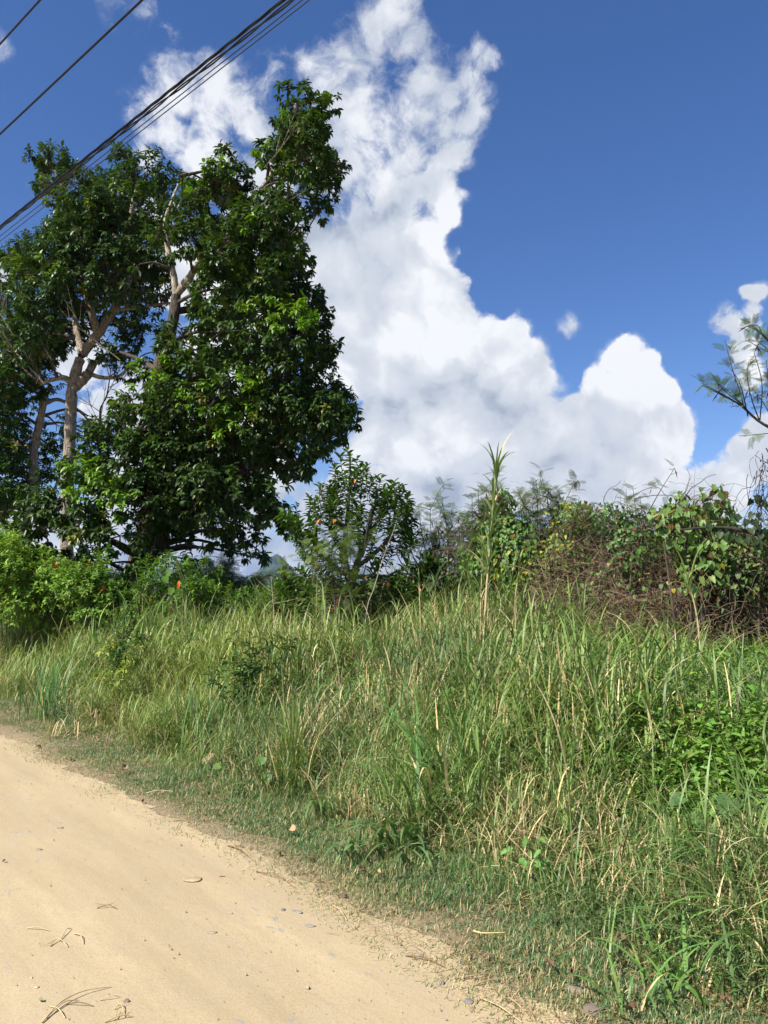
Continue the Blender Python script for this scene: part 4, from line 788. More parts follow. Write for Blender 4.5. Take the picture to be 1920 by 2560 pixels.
tag(dry_a.build('dry_grass', M_dry), 'dry straw coloured blades hanging and lying among the green grass', 'grass', kind='stuff')

# creeping broad-leaved weeds, thick at lower right
a = Acc()
P, d = sample_ground(240000, .9, 8, 2.4, 13, 36, .8); P2, d2 = sample_ground(90000, .95, 2.7, 2.4, 8, 36, .8); q = P2[:, 0] > .5; P = np.concatenate([P, P2[q]]); d = np.concatenate([d, d2[q]])
az_ = np.degrees(np.arctan2(P[:, 0], P[:, 1])); w_ = sstep(-10, 18, az_)*.9+.09
k_ = rand(len(P)) < w_*sstep(.95, 1.9, d+.3*inoise(P[:, :2], 2, 9)+.5*sstep(10, 24, az_))*np.clip(.55+.65*inoise(P[:, :2], 2.2, 14), .08, 1); P, d = P[k_], d[k_]; n_ = len(P); hgt = (.06+.62*sstep(1, 2.4, d))*rand(n_)
c = vary((.15, .27, .045), n_, .4, .15)
inst(a, LEAF, LEAF_F, P+np.stack([0*d, 0*d, hgt], 1), nrm(np.stack([rand(n_)-.5, rand(n_)-.5, .5*(rand(n_)-.4)], 1)), np.array([0, 0, 1.])+1.1*(rand(n_, 3)-.5), uni(.03, .085, n_), uni(.018, .046, n_), c)
tag(a.build('creeping_weeds', M_leaf), 'small broad leaved weeds creeping among the grass, thickest at the lower right', 'weeds', kind='stuff')
# gravel on the road
a = Acc(); n_ = 5200; r = 1.5*(12/1.5)**rand(n_); az_ = np.radians(uni(-38, 30, n_)); x = r*np.sin(az_); y = r*np.cos(az_); d = edge_d(x, y); k_ = (d < .12) & (d > -6) & ((d > -.7) | (rand(n_) < .45)); x, y, d = x[k_], y[k_], d[k_]; n_ = len(x)
OCT = np.array([[1, 0, 0], [0, 1, 0], [-1, 0, 0], [0, -1, 0], [.1, .1, .75], [0, 0, -.6], ]); OCT_F = np.array([[0, 1, 4], [1, 2, 4], [2, 3, 4], [3, 0, 4]])
sz = .0028*np.exp(rng.normal(size=n_)*.55); th = uni(0, 6.3, n_)
inst(a, OCT, OCT_F, np.stack([x, y, gz(x, y)+.009+sz*.2], 1), np.stack([np.cos(th), np.sin(th), 0*th], 1), np.array([0, 0, 1.])+.4*(rand(n_, 3)-.5), sz, sz*uni(.5, 1, n_), vary((.34, .27, .18), n_, .35))
tag(a.build('gravel', M_rock, smooth=False), 'fine gravel scattered over the dirt road', 'gravel', kind='stuff')

# ------------------------------------------------------------------ overhead cables
def cable(label, p0, p1, h, r, name='power_cable', strands=0, ext=(75, 45), col=(.012, .012, .014)):
    """an overhead cable passing through two sight lines at height h above the eye"""
    a0 = ray(*p0); a1 = ray(*p1); A_ = a0*(h/a0[2])+[0, 0, EYE]; B_ = a1*(h/a1[2])+[0, 0, EYE]; u = nrm(B_-A_); E0 = A_-u*ext[0]; E1 = B_+u*ext[1]
    n_ = 260; t_ = np.linspace(0, 1, n_)[:, None]; P = E0+(E1-E0)*t_; ln = np.linalg.norm(E1-E0); tm = np.linalg.norm((A_+B_)/2-E0)/ln
    P[:, 2] += .8*((t_[:, 0]-tm)**2-.0)
    acc = Acc()
    if strands:
        n2 = 1400; t2 = np.linspace(0, 1, n2); P2 = np.stack([np.interp(t2, t_[:, 0], P[:, q]) for q in range(3)], 1); sd_ = nrm(np.cross(u, [0, 0, 1.])); up_ = np.cross(sd_, u)
        for q in range(strands):
            ph = t2*ln/1.1*2*pi/1.0+q*2*pi/strands; tubes(acc, (P2+r*.75*(np.cos(ph)[:, None]*sd_+np.sin(ph)[:, None]*up_))[None], np.full((1, n2), r*.62), col, 5)
    else: tubes(acc, P[None], np.full((1, n_), r), col, 6)
    o = acc.build(name, M_cable, origin=(A_+B_)/2); tag(o, label, 'cable', 'overhead cables crossing the upper left sky'); return E0, E1
ends = []
ends.append(cable('black overhead cable cutting the top left corner, highest of the cables', (0, 110), (100, 0), 6.6, .012))
ends.append(cable('single black overhead cable, second from the top left corner', (0, 335), (355, 0), 6.2, .014))
ends.append(cable('thick twisted black cable crossing the left tree top, upper of the close bundle', (0, 566), (716, -6), 5.6, .013, 'twisted_cable', 3))
ends.append(cable('thick black cable running just under the twisted cable', (0, 572), (738, -6), 5.5, .014, 'twisted_cable', 2))
ends.append(cable('thin grey black cable below the thick bundle', (0, 590), (760, -4), 5.1, .0055, col=(.03, .03, .035)))
ends.append(cable('lowest thin overhead cable, grazing the top of the left tree', (0, 603), (778, -4), 5.0, .0055, col=(.03, .03, .035)))
for q, lb in ((0, 'utility pole far down the left side carrying the overhead cables'), (1, 'utility pole behind the camera carrying the overhead cables')):
    E = np.array([e_[q] for e_ in ends]); c = E.mean(0); t_ = thing('utility_pole', lb, 'pole', (c[0], c[1], gz(c[0], c[1]))); acc = Acc()
    tubes(acc, np.array([[[c[0], c[1], -.3], [c[0], c[1], E[:, 2].max()+.8]]]), np.array([[.16, .11]]), (.20, .16, .12), 10); acc.build('pole', M_bark, t_)
    acc = Acc(); order = E[np.argsort(E[:, 2])]; v_ = order[-1]-order[0]; v_[2] = 0
    acc = Acc(); tubes(acc, np.array([[[E[:, 0].min(), E[np.argmin(E[:, 0]), 1], E[:, 2].mean()+.05], [E[:, 0].max(), E[np.argmax(E[:, 0]), 1], E[:, 2].mean()+.05]]]), .06, (.2, .16, .12), 4); acc.build('crossarm', M_bark, t_)

# ------------------------------------------------------------------ individual grass plants and canes
def cane(label, pts, Y, r, leaves, col=STRAW, name='cane_grass', leafL=.5, green_from=.55, group=None, lw=.02):
    base = at(pts[0][0], pts[0][1], Y); zb = gz(base[0], base[1]); base[2] = zb; t_ = thing(name, label, 'grass stalk', base, group)
    W3 = [base-[0, 0, .03]]+[at(p_[0], p_[1], Y) for p_ in pts]; W3 = [W3[0]]+[w_ for w_ in W3[1:] if w_[2] > zb+.05]; P = smooth_path(W3, 26)
    st, lf = Acc(), Acc(); tt = np.linspace(0, 1, 26); Rr = r*(1-.65*tt)*(1+.22*(np.arange(26) % 5 == 0)); cc = ramp(sstep(green_from-.15, green_from+.15, tt), np.array(col)*.95, (.16, .24, .07))[None]
    tubes(st, P[None], Rr[None], cc, 6)
    k_ = np.clip((1-(rand(leaves)**.9)*(1-green_from+.15)), 0, 1)*25; i0 = np.minimum(k_.astype(int), 24); f_ = (k_-i0)[:, None]; B = P[i0]*(1-f_)+P[i0+1]*f_
    g_ = gcol(B, leaves)*.95; dl = rand(leaves) < .08; g_[dl] = vary(STRAW, dl.sum(), .2)
    blades(lf, B, uni(0, 6.3, leaves), leafL*uni(.5, 1.2, leaves), lw*uni(.6, 1.2, leaves), uni(.03, .42, leaves), uni(.3, 2.1, leaves), g_*.9, g_*1.1, 8, .7)
    st.build('stalk', M_dry, t_); lf.build('leaves', M_grass, t_); return t_
cane('tallest cane stalk in the field, rising into the sky with drooping leaves at its tip', [(1206, 1720), (1212, 1560), (1216, 1480), (1222, 1400), (1230, 1300), (1238, 1220), (1243, 1175)], 8.0, .017, 54, leafL=.46, green_from=.62, lw=.026)
cane('short leafy cane right of the tallest cane stalk, its tip bending right', [(1262, 1680), (1268, 1540), (1280, 1440), (1300, 1375)], 8.5, .007, 20, leafL=.36, green_from=.5)
cane('leafy cane leaning left, left of the tallest cane stalk', [(1185, 1680), (1180, 1540), (1170, 1440), (1150, 1370)], 8.3, .007, 20, leafL=.36, green_from=.5)
cane('second green cane top left of the tallest cane stalk', [(1200, 1700), (1202, 1500), (1206, 1400), (1203, 1320)], 8.3, .008, 14, leafL=.38, green_from=.7)
cane('straight tan cane leaning right beside the tallest cane stalk', [(1290, 1600), (1288, 1500), (1296, 1440), (1302, 1395)], 8.2, .008, 6, leafL=.3, green_from=.8)
cane('pair topped tan cane standing right of the small young tree', [(1052, 1640), (1050, 1520), (1046, 1420)], 8.4, .010, 3, leafL=.3, green_from=.95)
cane('bent tan cane with wide leaves below the brightest vine mound', [(1750, 1620), (1742, 1540), (1728, 1480), (1716, 1455)], 7.2, .010, 12, leafL=.45, green_from=.72, lw=.03)
cane('dark leaning cane in the field left of the tallest cane stalk', [(1042, 1700), (1055, 1600), (1075, 1520), (1090, 1470)], 7.4, .011, 10, col=(.20, .16, .10), leafL=.4, green_from=.6)
cane('tan cane stub in tall grass, right half of the field', [(1420, 2010), (1412, 1900), (1404, 1780)], 5.9, .009, 8, leafL=.4, green_from=.7)
cane('long bright tan cane slanting right of the field centre', [(1732, 1900), (1718, 1780), (1706, 1700), (1700, 1640)], 6.2, .009, 10, leafL=.4, green_from=.7)
cane('bright cane leaning left in the right part of the tall grass', [(1690, 1990), (1660, 1890), (1640, 1800), (1622, 1740)], 5.8, .010, 10, leafL=.42, green_from=.6)
def bare_stem(label, pts, Y, r, col=(.36, .31, .24)):
    base = at(*pts[0], Y); base[2] = gz(base[0], base[1]); a = Acc(); P = smooth_path([base-[0, 0, .03]]+[at(*p_, Y) for p_ in pts[1:]], 24); tubes(a, P[None], np.linspace(r, r*.35, 24)[None], col, 5)
    bare_twigs(a, P[14], nrm(P[15]-P[13]+[.3, 0, 0]), .3, r*.4, 0, col); bare_twigs(a, P[18], nrm(P[19]-P[17]+[-.3, 0, .1]), .25, r*.35, 0, col)
    tag(a.build('bare_stem', M_twig, origin=base), label, 'stem')
bare_stem('thin bare grey stem leaning right across the small young tree', [(900, 1700), (915, 1540), (935, 1470), (960, 1390), (990, 1310)], 9.4, .0085)
bare_stem('dry tan reed with a forked tip under the blue peak', [(690, 1650), (685, 1560), (682, 1500), (678, 1440)], 9.0, .006, (.5, .4, .22))
bare_stem('dark bare branch rising diagonally from the thicket toward the sparse feathery shrub', [(1420, 1640), (1400, 1500), (1350, 1440), (1300, 1410)], 9.4, .008, (.12, .09, .07))
def stalk_flower():
    base = at(452, 1600, 9.6); base[2] = gz(base[0], base[1]); t_ = thing('flowering_stalk', 'tall dry stalk with one orange drooping flower like leaf, right of the big trunk', 'plant', base); s_, f_ = Acc(), Acc()
    for q in range(2): limb(s_, [base+[rng.uniform(-.05, .05), 0, 0], at(452+rng.uniform(-16, 16), 1500, 9.6), at(448+rng.uniform(-16, 18), 1400+rng.uniform(-10, 50), 9.6)], .004, .0018, (.22, .20, .09), 14, 4)
    P = np.repeat(at(448, 1452, 9.55)[None], 6, 0)+.015*(rand(6, 3)-.5); inst(f_, LEAF, LEAF_F, P, nrm(np.array([0, -.1, -1.])+.5*(rand(6, 3)-.5)), np.array([0, -1., .1])+.6*(rand(6, 3)-.5), .10, .035, vary((.80, .24, .03), 6, .15)); s_.build('stalk', M_twig, t_); f_.build('flower', M_leaf, t_)
    P = np.array([at(425, 1425, 9.6), at(412, 1440, 9.6), at(430, 1470, 9.6)]); l_ = Acc(); inst(l_, HEART, HEART_F, P, nrm(np.array([[-.4, 0, -.8], [.3, 0, -1], [-.2, 0, -1.]])), np.array([0, -.8, .5])+0*P, .10, .09, vary((.14, .26, .04), 3)); l_.build('leaves', M_leaf, t_)
stalk_flower()
def clump(label, px, py, H, n_, Lr, W, lean, curve, dry=.2, rad=.12, col=None, name='grass_clump', head=0.0, group=None, flop=None):
    b_ = ground(px, py, .12); b_[2] = gz(b_[0], b_[1]); t_ = thing(name, label, 'grass', b_, group); g_, dr = Acc(), Acc()
    P = b_+np.stack([rng.normal(size=n_)*rad*.5, rng.normal(size=n_)*rad*.5, 0*rand(n_)], 1); P[:, 2] = gz(P[:, 0], P[:, 1]); az = uni(0, 6.3, n_) if flop is None else rng.normal(size=n_)*.7+flop
    c = gcol(P, n_) if col is None else vary(col, n_, .25); isd = rand(n_) < dry; c[isd] = vary(STRAW, isd.sum(), .25, .1)
    for acc_, q in ((g_, ~isd), (dr, isd)):
        if q.any(): m_ = q.sum(); blades(acc_, P[q], az[q], H*uni(*Lr, m_), W*uni(.6, 1.2, m_), uni(*lean, m_), uni(*curve, m_), c[q]*.85, c[q]*1.12, 9, .8)
    if g_.n: g_.build('green_blades', M_grass, t_)
    if dr.n: dr.build('dry_blades', M_dry, t_)
clump('broad bladed grass clump flopping toward the road at the foot of the tall grass', 985, 2090, .56, 60, (.5, 1.05), .026, (.1, .8), (.8, 2.0), 0, .30, (.14, .235, .085), flop=-2.0)
clump('dense tall clump of broad blades behind the flopping clump', 1110, 2040, 1.1, 70, (.5, 1.05), .024, (.0, .45), (.4, 1.7), .15, .3, (.11, .22, .05))
clump('narrow upright tussock of yellow green and tan blades in the middle of the field', 725, 1960, .90, 100, (.4, 1.05), .012, (.0, .42), (.0, .9), .25, .16, (.22, .30, .07))
clump('upright bundle of dry tan stems with hanging straw, lower middle of the field', 1290, 2120, .62, 55, (.3, 1.0), .008, (.0, .45), (.0, 1.0), .85, .16)
clump('short broken tan stubble tuft just left of the flopping clump', 905, 2020, .30, 40, (.4, 1.0), .012, (.0, .35), (.0, .3), .95, .14)
clump('lone pair of wide pale green blades bending down in front of the tussock', 812, 2010, .45, 7, (.7, 1.1), .026, (.1, .5), (1.4, 2.4), 0, .06, (.17, .29, .10), flop=-1.5)
clump('broad bladed clump with long drooping blades at the lower right corner', 1700, 2420, .38, 26, (.5, 1.2), .016, (.2, .9), (.6, 2.0), 0, .22, (.15, .28, .06))
clump('long blades arching in from the right edge of the photo, low down', 1900, 2380, .70, 26, (.6, 1.2), .016, (.1, .8), (1.0, 2.4), .05, .2, (.15, .28, .07), flop=3.0)
clump('hanging long blades in the shade at the right edge', 1860, 2210, .85, 34, (.6, 1.1), .015, (.1, .6), (1.3, 2.6), .05, .25, (.12, .25, .06), flop=-2.3)
clump('small broad bladed sprout on the verge at the lower right', 1590, 2440, .24, 14, (.6, 1.2), .014, (.2, .8), (.8, 1.9), .05, .1, (.12, .24, .07))
clump('tuft of stiff upright blue green blades at the left end of the field', 130, 1775, .95, 70, (.5, 1.05), .018, (.0, .35), (.2, 1.2), .08, .3, (.13, .25, .08))
clump('grey leaved leaning clump at the left end of the verge', 215, 1790, .75, 60, (.4, 1.05), .018, (.1, .9), (.4, 1.6), .15, .3, (.14, .22, .11))
clump('tall narrow dark green clump with one wide pale blade, left of the tussock', 525, 1870, .85, 46, (.5, 1.1), .016, (.0, .4), (.0, .9), .05, .2, (.15, .26, .09))
clump('dry brown collapsed clump on the verge near the left end of the field', 150, 1815, .35, 60, (.4, 1.0), .010, (.4, 1.3), (.2, 1.2), .8, .2)
clump('straw tussock at the back of the field below the small young tree', 960, 1800, .75, 90, (.4, 1.0), .010, (.1, 1.0), (.1, .9), .85, .3)
clump('upright dark bladed clump in the middle of the tall grass right of centre', 1400, 1960, 1.05, 80, (.5, 1.05), .017, (.0, .4), (.3, 1.5), .12, .25, (.11, .24, .05))
clump('bright green clump of arching blades in front of the brown thicket', 1420, 1850, 1.22, 80, (.6, 1.05), .020, (.0, .4), (.4, 1.6), .06, .3, (.16, .31, .06))
clump('bright green clump with hanging tips right in front of the highest vine mound', 1640, 1850, 1.2, 80, (.6, 1.05), .020, (.0, .45), (.5, 1.9), .1, .3, (.15, .30, .06))
def weed(label, px, py, n_, H, L, W, col, tpl=(HEART, HEART_F), name='broadleaf_weed', rad=.1):
    b_ = ground(px, py, .12); b_[2] = gz(b_[0], b_[1]); t_ = thing(name, label, 'plant', b_); s_, l_ = Acc(), Acc()
    tip = b_+np.stack([rng.normal(size=n_)*rad, rng.normal(size=n_)*rad*.6, H*uni(.4, 1.0, n_)], 1); tt = np.linspace(0, 1, 7)[None, :, None]; P = b_+(tip[:, None]-b_)*tt+np.array([0, 0, .15*H])*np.sin(tt*pi)
    tubes(s_, P, np.full((n_, 7), .0025), (.16, .22, .07), 4); inst(l_, tpl[0], tpl[1], tip, nrm(np.stack([rand(n_)-.5, rand(n_)-.8, -.5*rand(n_)-.1], 1)), nrm(np.array([0, -.45, .8])+.6*(rand(n_, 3)-.5)), L*uni(.6, 1.2, n_), W*uni(.6, 1.2, n_), vary(col, n_, .2, .1))
    s_.build('stems', M_grass, t_); l_.build('leaves', M_leaf, t_)
weed('plant with the largest round dark green leaves, at right under the tall grass', 1810, 2180, 14, .42, .13, .125, (.085, .175, .05), rad=.22)
weed('round leaved seedling with pale leaves in front of the tussock', 950, 1930, 8, .34, .085, .075, (.17, .32, .05))
weed('heart leaved creeper at the foot of the tussock', 690, 1950, 10, .34, .09, .08, (.13, .25, .05), rad=.25)
weed('heart leaved climber low in the field left of the tussock', 640, 1860, 10, .40, .10, .075, (.14, .28, .05), rad=.2)
weed('bright yellow green leaf sprig in the lower middle of the field', 1400, 2120, 4, .26, .09, .07, (.26, .42, .04), rad=.05)
weed('pointed leaved weed on the verge below the dry stem bundle', 1385, 2175, 14, .22, .085, .04, (.13, .27, .05), (LEAF, LEAF_F), rad=.12)
weed('bright bushy weed of small leaves at the lower right above the corner', 1690, 2200, 40, .30, .065, .04, (.15, .31, .04), (LEAF, LEAF_F), rad=.22)
weed('cluster of bright rounded leaves climbing at the right edge', 1880, 2000, 26, .75, .085, .07, (.17, .33, .05), rad=.2)

# ------------------------------------------------------------------ things lying on the verge and the road
def sub_sphere(n1=10, n2=14):
    V = [[0, 0, 1]]+[[sin(pi*i/n1)*cos(2*pi*j/n2), sin(pi*i/n1)*sin(2*pi*j/n2), cos(pi*i/n1)] for i in range(1, n1) for j in range(n2)]+[[0, 0, -1]]
    T = [[0, 1+j, 1+(j+1) % n2] for j in range(n2)]; Q = []
    for i in range(n1-2):
        for j in range(n2): a_ = 1+i*n2+j; b_ = 1+i*n2+(j+1) % n2; Q.append([a_, a_+n2, b_+n2, b_])
    e_ = len(V)-1; T += [[e_, 1+(n1-2)*n2+(j+1) % n2, 1+(n1-2)*n2+j] for j in range(n2)]
    return np.array(V, float), np.array(T), np.array(Q)
def stone(label, px, py, sx, sy, sz, col, seed=1, name='stone', rz=0.0, sink=.45, cat='stone', rough=.34):
    b_ = ground(px, py, .0); z = gz(b_[0], b_[1]); b_ = ground(px, py, z); V, T, Q = sub_sphere(); V = V*(1+rough*inoise(V*1.6, 1, seed)[:, None]+rough*.5*inoise(V, 4, seed)[:, None]); V = np.sign(V)*np.abs(V)**.85*[sx, sy, sz]
    c_, s_ = cos(rz), sin(rz); V = np.stack([V[:, 0]*c_-V[:, 1]*s_, V[:, 0]*s_+V[:, 1]*c_, V[:, 2]], 1)+[b_[0], b_[1], z+.006+sz*(1-2*sink)]
    a = Acc(); n0 = a.n; a.add(V, T, col); a.Q.append(Q+n0); tag(a.build(name, M_rock, origin=(b_[0], b_[1], z), smooth=True), label, cat)
stone('tan curved rock lying in the verge grass below the tall grass', 534, 1918, .085, .045, .060, (.40, .31, .20), 3, rz=.35, sink=.05)
stone('flat pale slab of stone set in the dirt road', 480, 2202, .055, .040, .005, (.46, .34, .20), 5, sink=.1, rough=.1)
stone('grey flat stone in the road near the bottom edge, right of centre', 1172, 2508, .022, .014, .006, (.22, .20, .185), 7)
stone('small round brown grey pebble on the road near the long straw', 317, 2507, .012, .010, .009, (.22, .17, .13), 8)
stone('small grey stone at the road edge near the bottom', 1105, 2462, .012, .012, .008, (.22, .19, .17), 9)
stone('dark brown clod at the edge of the road under the verge grass', 857, 2246, .024, .018, .016, (.15, .10, .07), 10)
stone('wide grey stone slab half sunk in the verge at the bottom right', 1440, 2478, .042, .026, .012, (.22, .18, .13), 12, rz=-.5)
stone('grey stone slab at the very bottom of the verge, right of the road corner', 1482, 2530, .045, .028, .012, (.21, .17, .125), 14, rz=.4)
stone('long slate grey stone streak set in the road near the verge', 742, 2282, .036, .011, .004, (.27, .245, .22), 15, rz=-.6)
stone('blue grey flat stone below the long slate streak in the road', 775, 2318, .026, .014, .003, (.33, .30, .25), 16)
stone('small slate chip beside the left end of the slate streak', 708, 2278, .010, .009, .006, (.17, .16, .17), 17)
stone('faint grey flat stone patch in the middle of the road', 530, 2334, .024, .010, .003, (.36, .31, .23), 18)
stone('dark grey stone chip left of the middle of the road', 98, 2126, .020, .014, .004, (.27, .23, .18), 19)
stone('grey stone pair member near the back of the road', 150, 2072, .024, .012, .004, (.30, .26, .20), 20)
stone('tiny white pebble on the road at lower left', 92, 2472, .008, .007, .004, (.50, .44, .33), 21)
stone('tiny cream pebble above the long straw at lower left', 78, 2448, .006, .005, .004, (.52, .44, .31), 22)
# fallen leaves: one mesh of each kind, copied
def leaf_mesh(col, curl, seed):
    a = Acc(); n1 = 9; t_ = np.linspace(0, 1, n1); wv = np.array([.02, .5, .82, 1, .98, .85, .62, .34, .02])*.28; V = []
    for i in range(n1):
        for q in (-1, -.5, 0, .5, 1): y = q*wv[i]; V.append([t_[i]-.5, y+.04*sin(t_[i]*5+seed), .16*curl*(q*q)*(1+.5*sin(7*t_[i]+seed))+.10*curl*sin(t_[i]*3.1)+.03*sin(9*q+5*t_[i]+seed)])
    i = np.arange(n1*5).reshape(n1, 5); Q = np.stack([i[:-1, :-1], i[:-1, 1:], i[1:, 1:], i[1:, :-1]], -1).reshape(-1, 4); a.add(V, Q, col)
    o = a.build('fallen_leaf', M_deadleaf); return o
protos = [leaf_mesh(c_, k_, s_) for c_, k_, s_ in [((.17, .105, .06), 2.2, 1), ((.26, .18, .10), 1.8, 2), ((.10, .065, .04), 2.6, 3), ((.42, .29, .15), 2.0, 4)]]
LV = [(95,1866,0,.12,'reddish brown fallen leaf at the far left end of the road edge'),(180,1898,1,.16,'long tan fallen leaf on the road edge near the far left'),(310,1930,1,.17,'orange brown fallen leaf on the verge straight below the big tree trunk'),
 (375,1878,1,.09,'small pale fallen leaf lost in the verge left of the tan rock'),(357,2003,0,.09,'small orange fallen leaf at the road edge beside a long straw'),(518,1994,1,.10,'tan fallen leaf on the verge under the tan rock'),(532,2037,1,.13,'pinkish tan fallen leaf on the verge, above the road edge grass'),
 (571,2054,1,.10,'small light brown fallen leaf just right of the pinkish tan one'),(665,2078,1,.09,'little orange tan fallen leaf in the middle of the verge'),(731,2090,3,.17,'large pale orange fallen leaf in the middle of the verge'),(699,2134,0,.09,'reddish fallen leaf between the road edge and the large pale orange leaf'),
 (777,2150,2,.12,'dark red brown curled leaf on the verge right of the large pale orange leaf'),(914,2190,0,.17,'biggest brown curled leaf on the verge, centre of the photo bottom half'),(945,2196,3,.11,'faded tan leaf touching the biggest brown curled leaf'),(1115,2122,3,.08,'orange tan leaf under the flopping grass clump'),
 (1107,2285,0,.09,'small reddish leaf in the verge left of the yellow straw'),(1351,2388,1,.07,'small bright orange leaf in the verge at the bottom right'),(1372,2430,0,.12,'brown curled leaf with a lit edge at the bottom right verge'),(1423,2453,0,.10,'red brown curled leaf above the grey slab'),(1231,2398,2,.07,'dull purple brown leaf low on the verge'),
 (1560,2369,0,.12,'dark red leaf standing among wide blades at the right'),(1579,2545,0,.12,'brown and yellow curled leaf at the very bottom right'),(1816,2520,0,.10,'brown leaf half hidden in grass at the bottom right corner'),(1905,2540,1,.09,'rusty leaf at the extreme bottom right corner'),(12,2150,2,.05,'tiny dark leaf at the left edge on the road')]
used = set()
for px, py, k_, L_, lb in LV:
    b_ = ground(px, py, 0); z = gz(b_[0], b_[1]); b_ = ground(px, py, z+.02); d_ = edge_d(b_[0], b_[1])
    o = protos[k_]
    if k_ in used: o = o.copy(); C.objects.link(o)
    used.add(k_); o.location = (b_[0], b_[1], z+.012+(.035 if d_ > .2 else 0)); L_ *= .44; o.scale = (L_, L_*rng.uniform(.8, 1.3), L_*.8); o.rotation_euler = (rng.uniform(-.9, .9), rng.uniform(-.7, .7), rng.uniform(0, 6.3))
    tag(o, lb, 'leaf', 'fallen leaves on the verge')
# straws and sticks
def straw(label, pts, r, col=(.62, .50, .27), name='straw', cat='straw', arch=.012, fork=None):
    a = Acc(); W3 = []
    for q, (px, py) in enumerate(pts):
        b_ = ground(px, py, 0); z = gz(b_[0], b_[1]); d_ = edge_d(b_[0], b_[1]); b_ = ground(px, py, z); W3.append([b_[0], b_[1], z+r+.005+(.03 if d_ > .1 else 0)+(arch if 0 < q < len(pts)-1 else 0)])
    P = smooth_path(W3, 16); tubes(a, P[None], np.linspace(r, r*.6, 16)[None], col, 5); o_ = P.mean(0)
    for (i0, dx, dy, l_) in (fork or []):
        d_ = nrm(np.array([dx, dy, .12])); Q = P[i0]+d_*np.linspace(0, l_, 6)[:, None]; Q[:, 2] = np.maximum(P[i0][2], Q[:, 2]*0+P[i0][2]); tubes(a, Q[None], np.linspace(r*.7, r*.3, 6)[None], col, 4)
    tag(a.build(name, M_dry, origin=o_), label, cat)
straw('long pale dry stalk lying at the bottom left of the road', [(105, 2562), (150, 2520), (210, 2490), (276, 2472)], .0035)
straw('short pale straw crossing the long stalk at the bottom left', [(125, 2520), (145, 2535), (163, 2550)], .0028)
straw('second pale stalk beside the long one at the bottom left', [(115, 2550), (160, 2518), (195, 2505)], .003)
straw('dry stalk with frayed end at the bottom edge of the road', [(262, 2560), (300, 2552), (332, 2546)], .003, fork=[(3, .5, .8, .05), (5, -.2, 1, .06), (8, .1, 1, .05)])
straw('frayed little straw tuft above the bottom edge stalk', [(285, 2528), (302, 2522), (312, 2545)], .0025, fork=[(3, .7, .5, .05), (6, -.6, .7, .05)])
straw('thin dark twig beside the long pale stalk', [(165, 2515), (200, 2519), (235, 2520)], .0022, (.22, .16, .10), 'twig', 'twig')
straw('thin straw pointing right of the long stalk', [(250, 2505), (280, 2502), (300, 2497)], .0022)
straw('bent straw of the loose bundle on the left of the road', [(125, 2370), (140, 2358), (155, 2362), (170, 2372)], .003, fork=[(2, -.6, -.3, .06), (4, -.3, -.8, .05)])
straw('upright leaning straw of the loose bundle on the left of the road', [(150, 2355), (165, 2335), (178, 2325)], .0028)
straw('curved straw right of the loose bundle', [(185, 2338), (200, 2348), (209, 2364)], .0028)
straw('pale thin straw above the loose bundle at the left edge', [(66, 2325), (95, 2328), (125, 2331)], .0026)
straw('small dark twig on the road above the loose straw bundle', [(242, 2274), (270, 2272), (294, 2276)], .0024, (.26, .17, .10), 'twig', 'twig', fork=[(8, .5, .9, .04), (6, -.9, .3, .07)])
straw('short reddish twig right of the pale slab on the road', [(549, 2194), (563, 2194)], .003, (.30, .14, .08), 'twig', 'twig')
straw('small stick pointing up at the road edge under the verge', [(440, 2076), (448, 2066), (455, 2058)], .0022, (.22, .15, .09), 'twig', 'twig')
straw('long pale straw on the verge beside the orange leaf', [(365, 1995), (395, 1992), (432, 1991)], .004)
straw('dark brown stick along the road edge grass', [(570, 2118), (595, 2130), (618, 2142)], .0045, (.24, .14, .08), 'stick', 'stick')
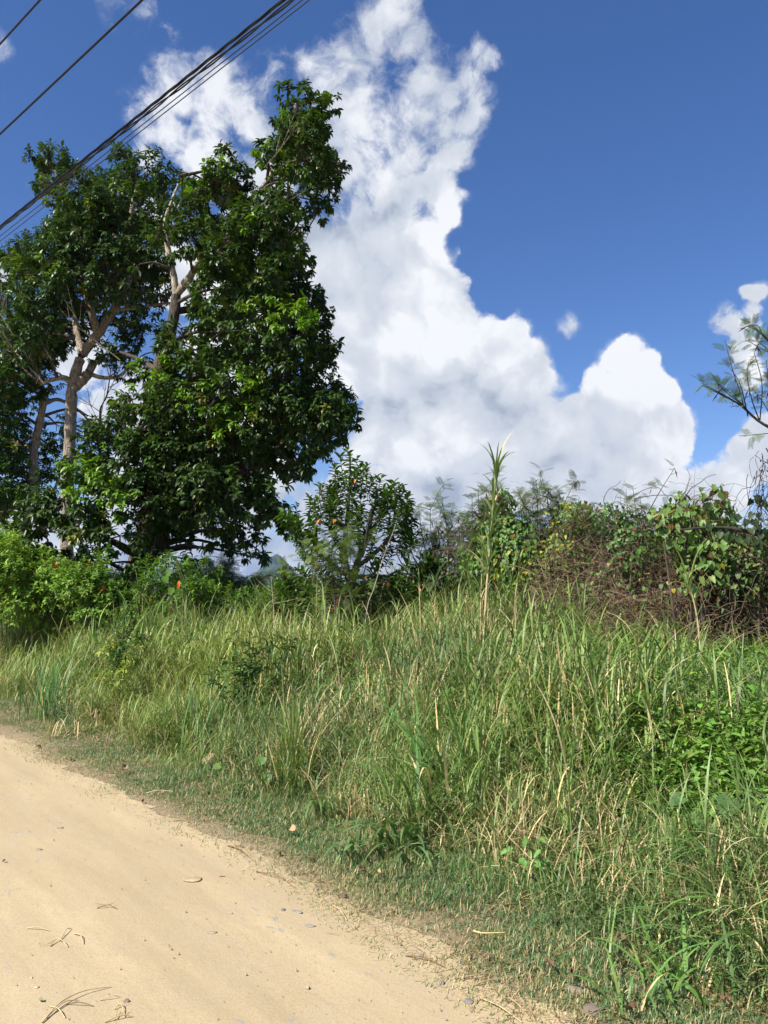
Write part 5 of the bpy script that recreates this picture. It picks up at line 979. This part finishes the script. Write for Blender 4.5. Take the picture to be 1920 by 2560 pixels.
straw('thin reddish root along the edge of the road', [(640, 2182), (670, 2192), (700, 2200), (735, 2222)], .003, (.30, .18, .11), 'stick', 'stick')
straw('thin brown stick at the road edge near the bottom', [(1014, 2394), (1060, 2405), (1115, 2424)], .0032, (.26, .16, .10), 'stick', 'stick')
straw('tan stick with a raised end on the lower road edge', [(1135, 2450), (1180, 2452), (1235, 2436)], .0038, (.46, .33, .19), 'stick', 'stick')
straw('second tan stick crossing the lower road edge', [(1180, 2470), (1225, 2462), (1270, 2450)], .0036, (.46, .33, .19), 'stick', 'stick')
straw('long yellow stalk pointing down right at the bottom of the road edge', [(1200, 2500), (1250, 2530), (1305, 2562)], .004, (.58, .46, .24))
straw('thick tan stalk right of the long yellow stalk at the bottom', [(1272, 2500), (1295, 2525), (1325, 2552)], .0048, (.48, .36, .20))
straw('pale straw pair at the road edge below the dark clod', [(832, 2268), (850, 2285), (868, 2305)], .0035)
straw('bright yellow jointed straw on the lower verge', [(1185, 2350), (1210, 2362), (1262, 2354)], .005, (.66, .56, .25), fork=[(6, -.1, -.6, .03)])
straw('long pale straw standing slanted at the right of the lower verge', [(1475, 2350), (1450, 2375), (1425, 2390)], .0035)

# ------------------------------------------------------------------ the humid air: far things fade to blue
m = bpy.data.materials.new('haze_air'); m.use_nodes = True; n = NT(m.node_tree)
pv = n.new('ShaderNodeVolumePrincipled'); pv.inputs['Color'].default_value = (.40, .58, 1.0, 1); pv.inputs['Density'].default_value = .00010; pv.inputs['Anisotropy'].default_value = .2
n.link(pv.outputs[0], n.new('ShaderNodeOutputMaterial').inputs['Volume'])
a = Acc(); x0, x1, y0, y1, z0, z1 = -5200, 5200, -5200, 5200, -8, 215
V = np.array([[x, y, z] for z in (z0, z1) for y in (y0, y1) for x in (x0, x1)], float)
a.add(V, np.array([[0, 2, 3, 1], [4, 5, 7, 6], [0, 1, 5, 4], [2, 6, 7, 3], [0, 4, 6, 2], [1, 3, 7, 5]]), (1, 1, 1))
tag(a.build('haze', m, smooth=False), 'thin bluish haze in the humid air', 'haze', kind='stuff')
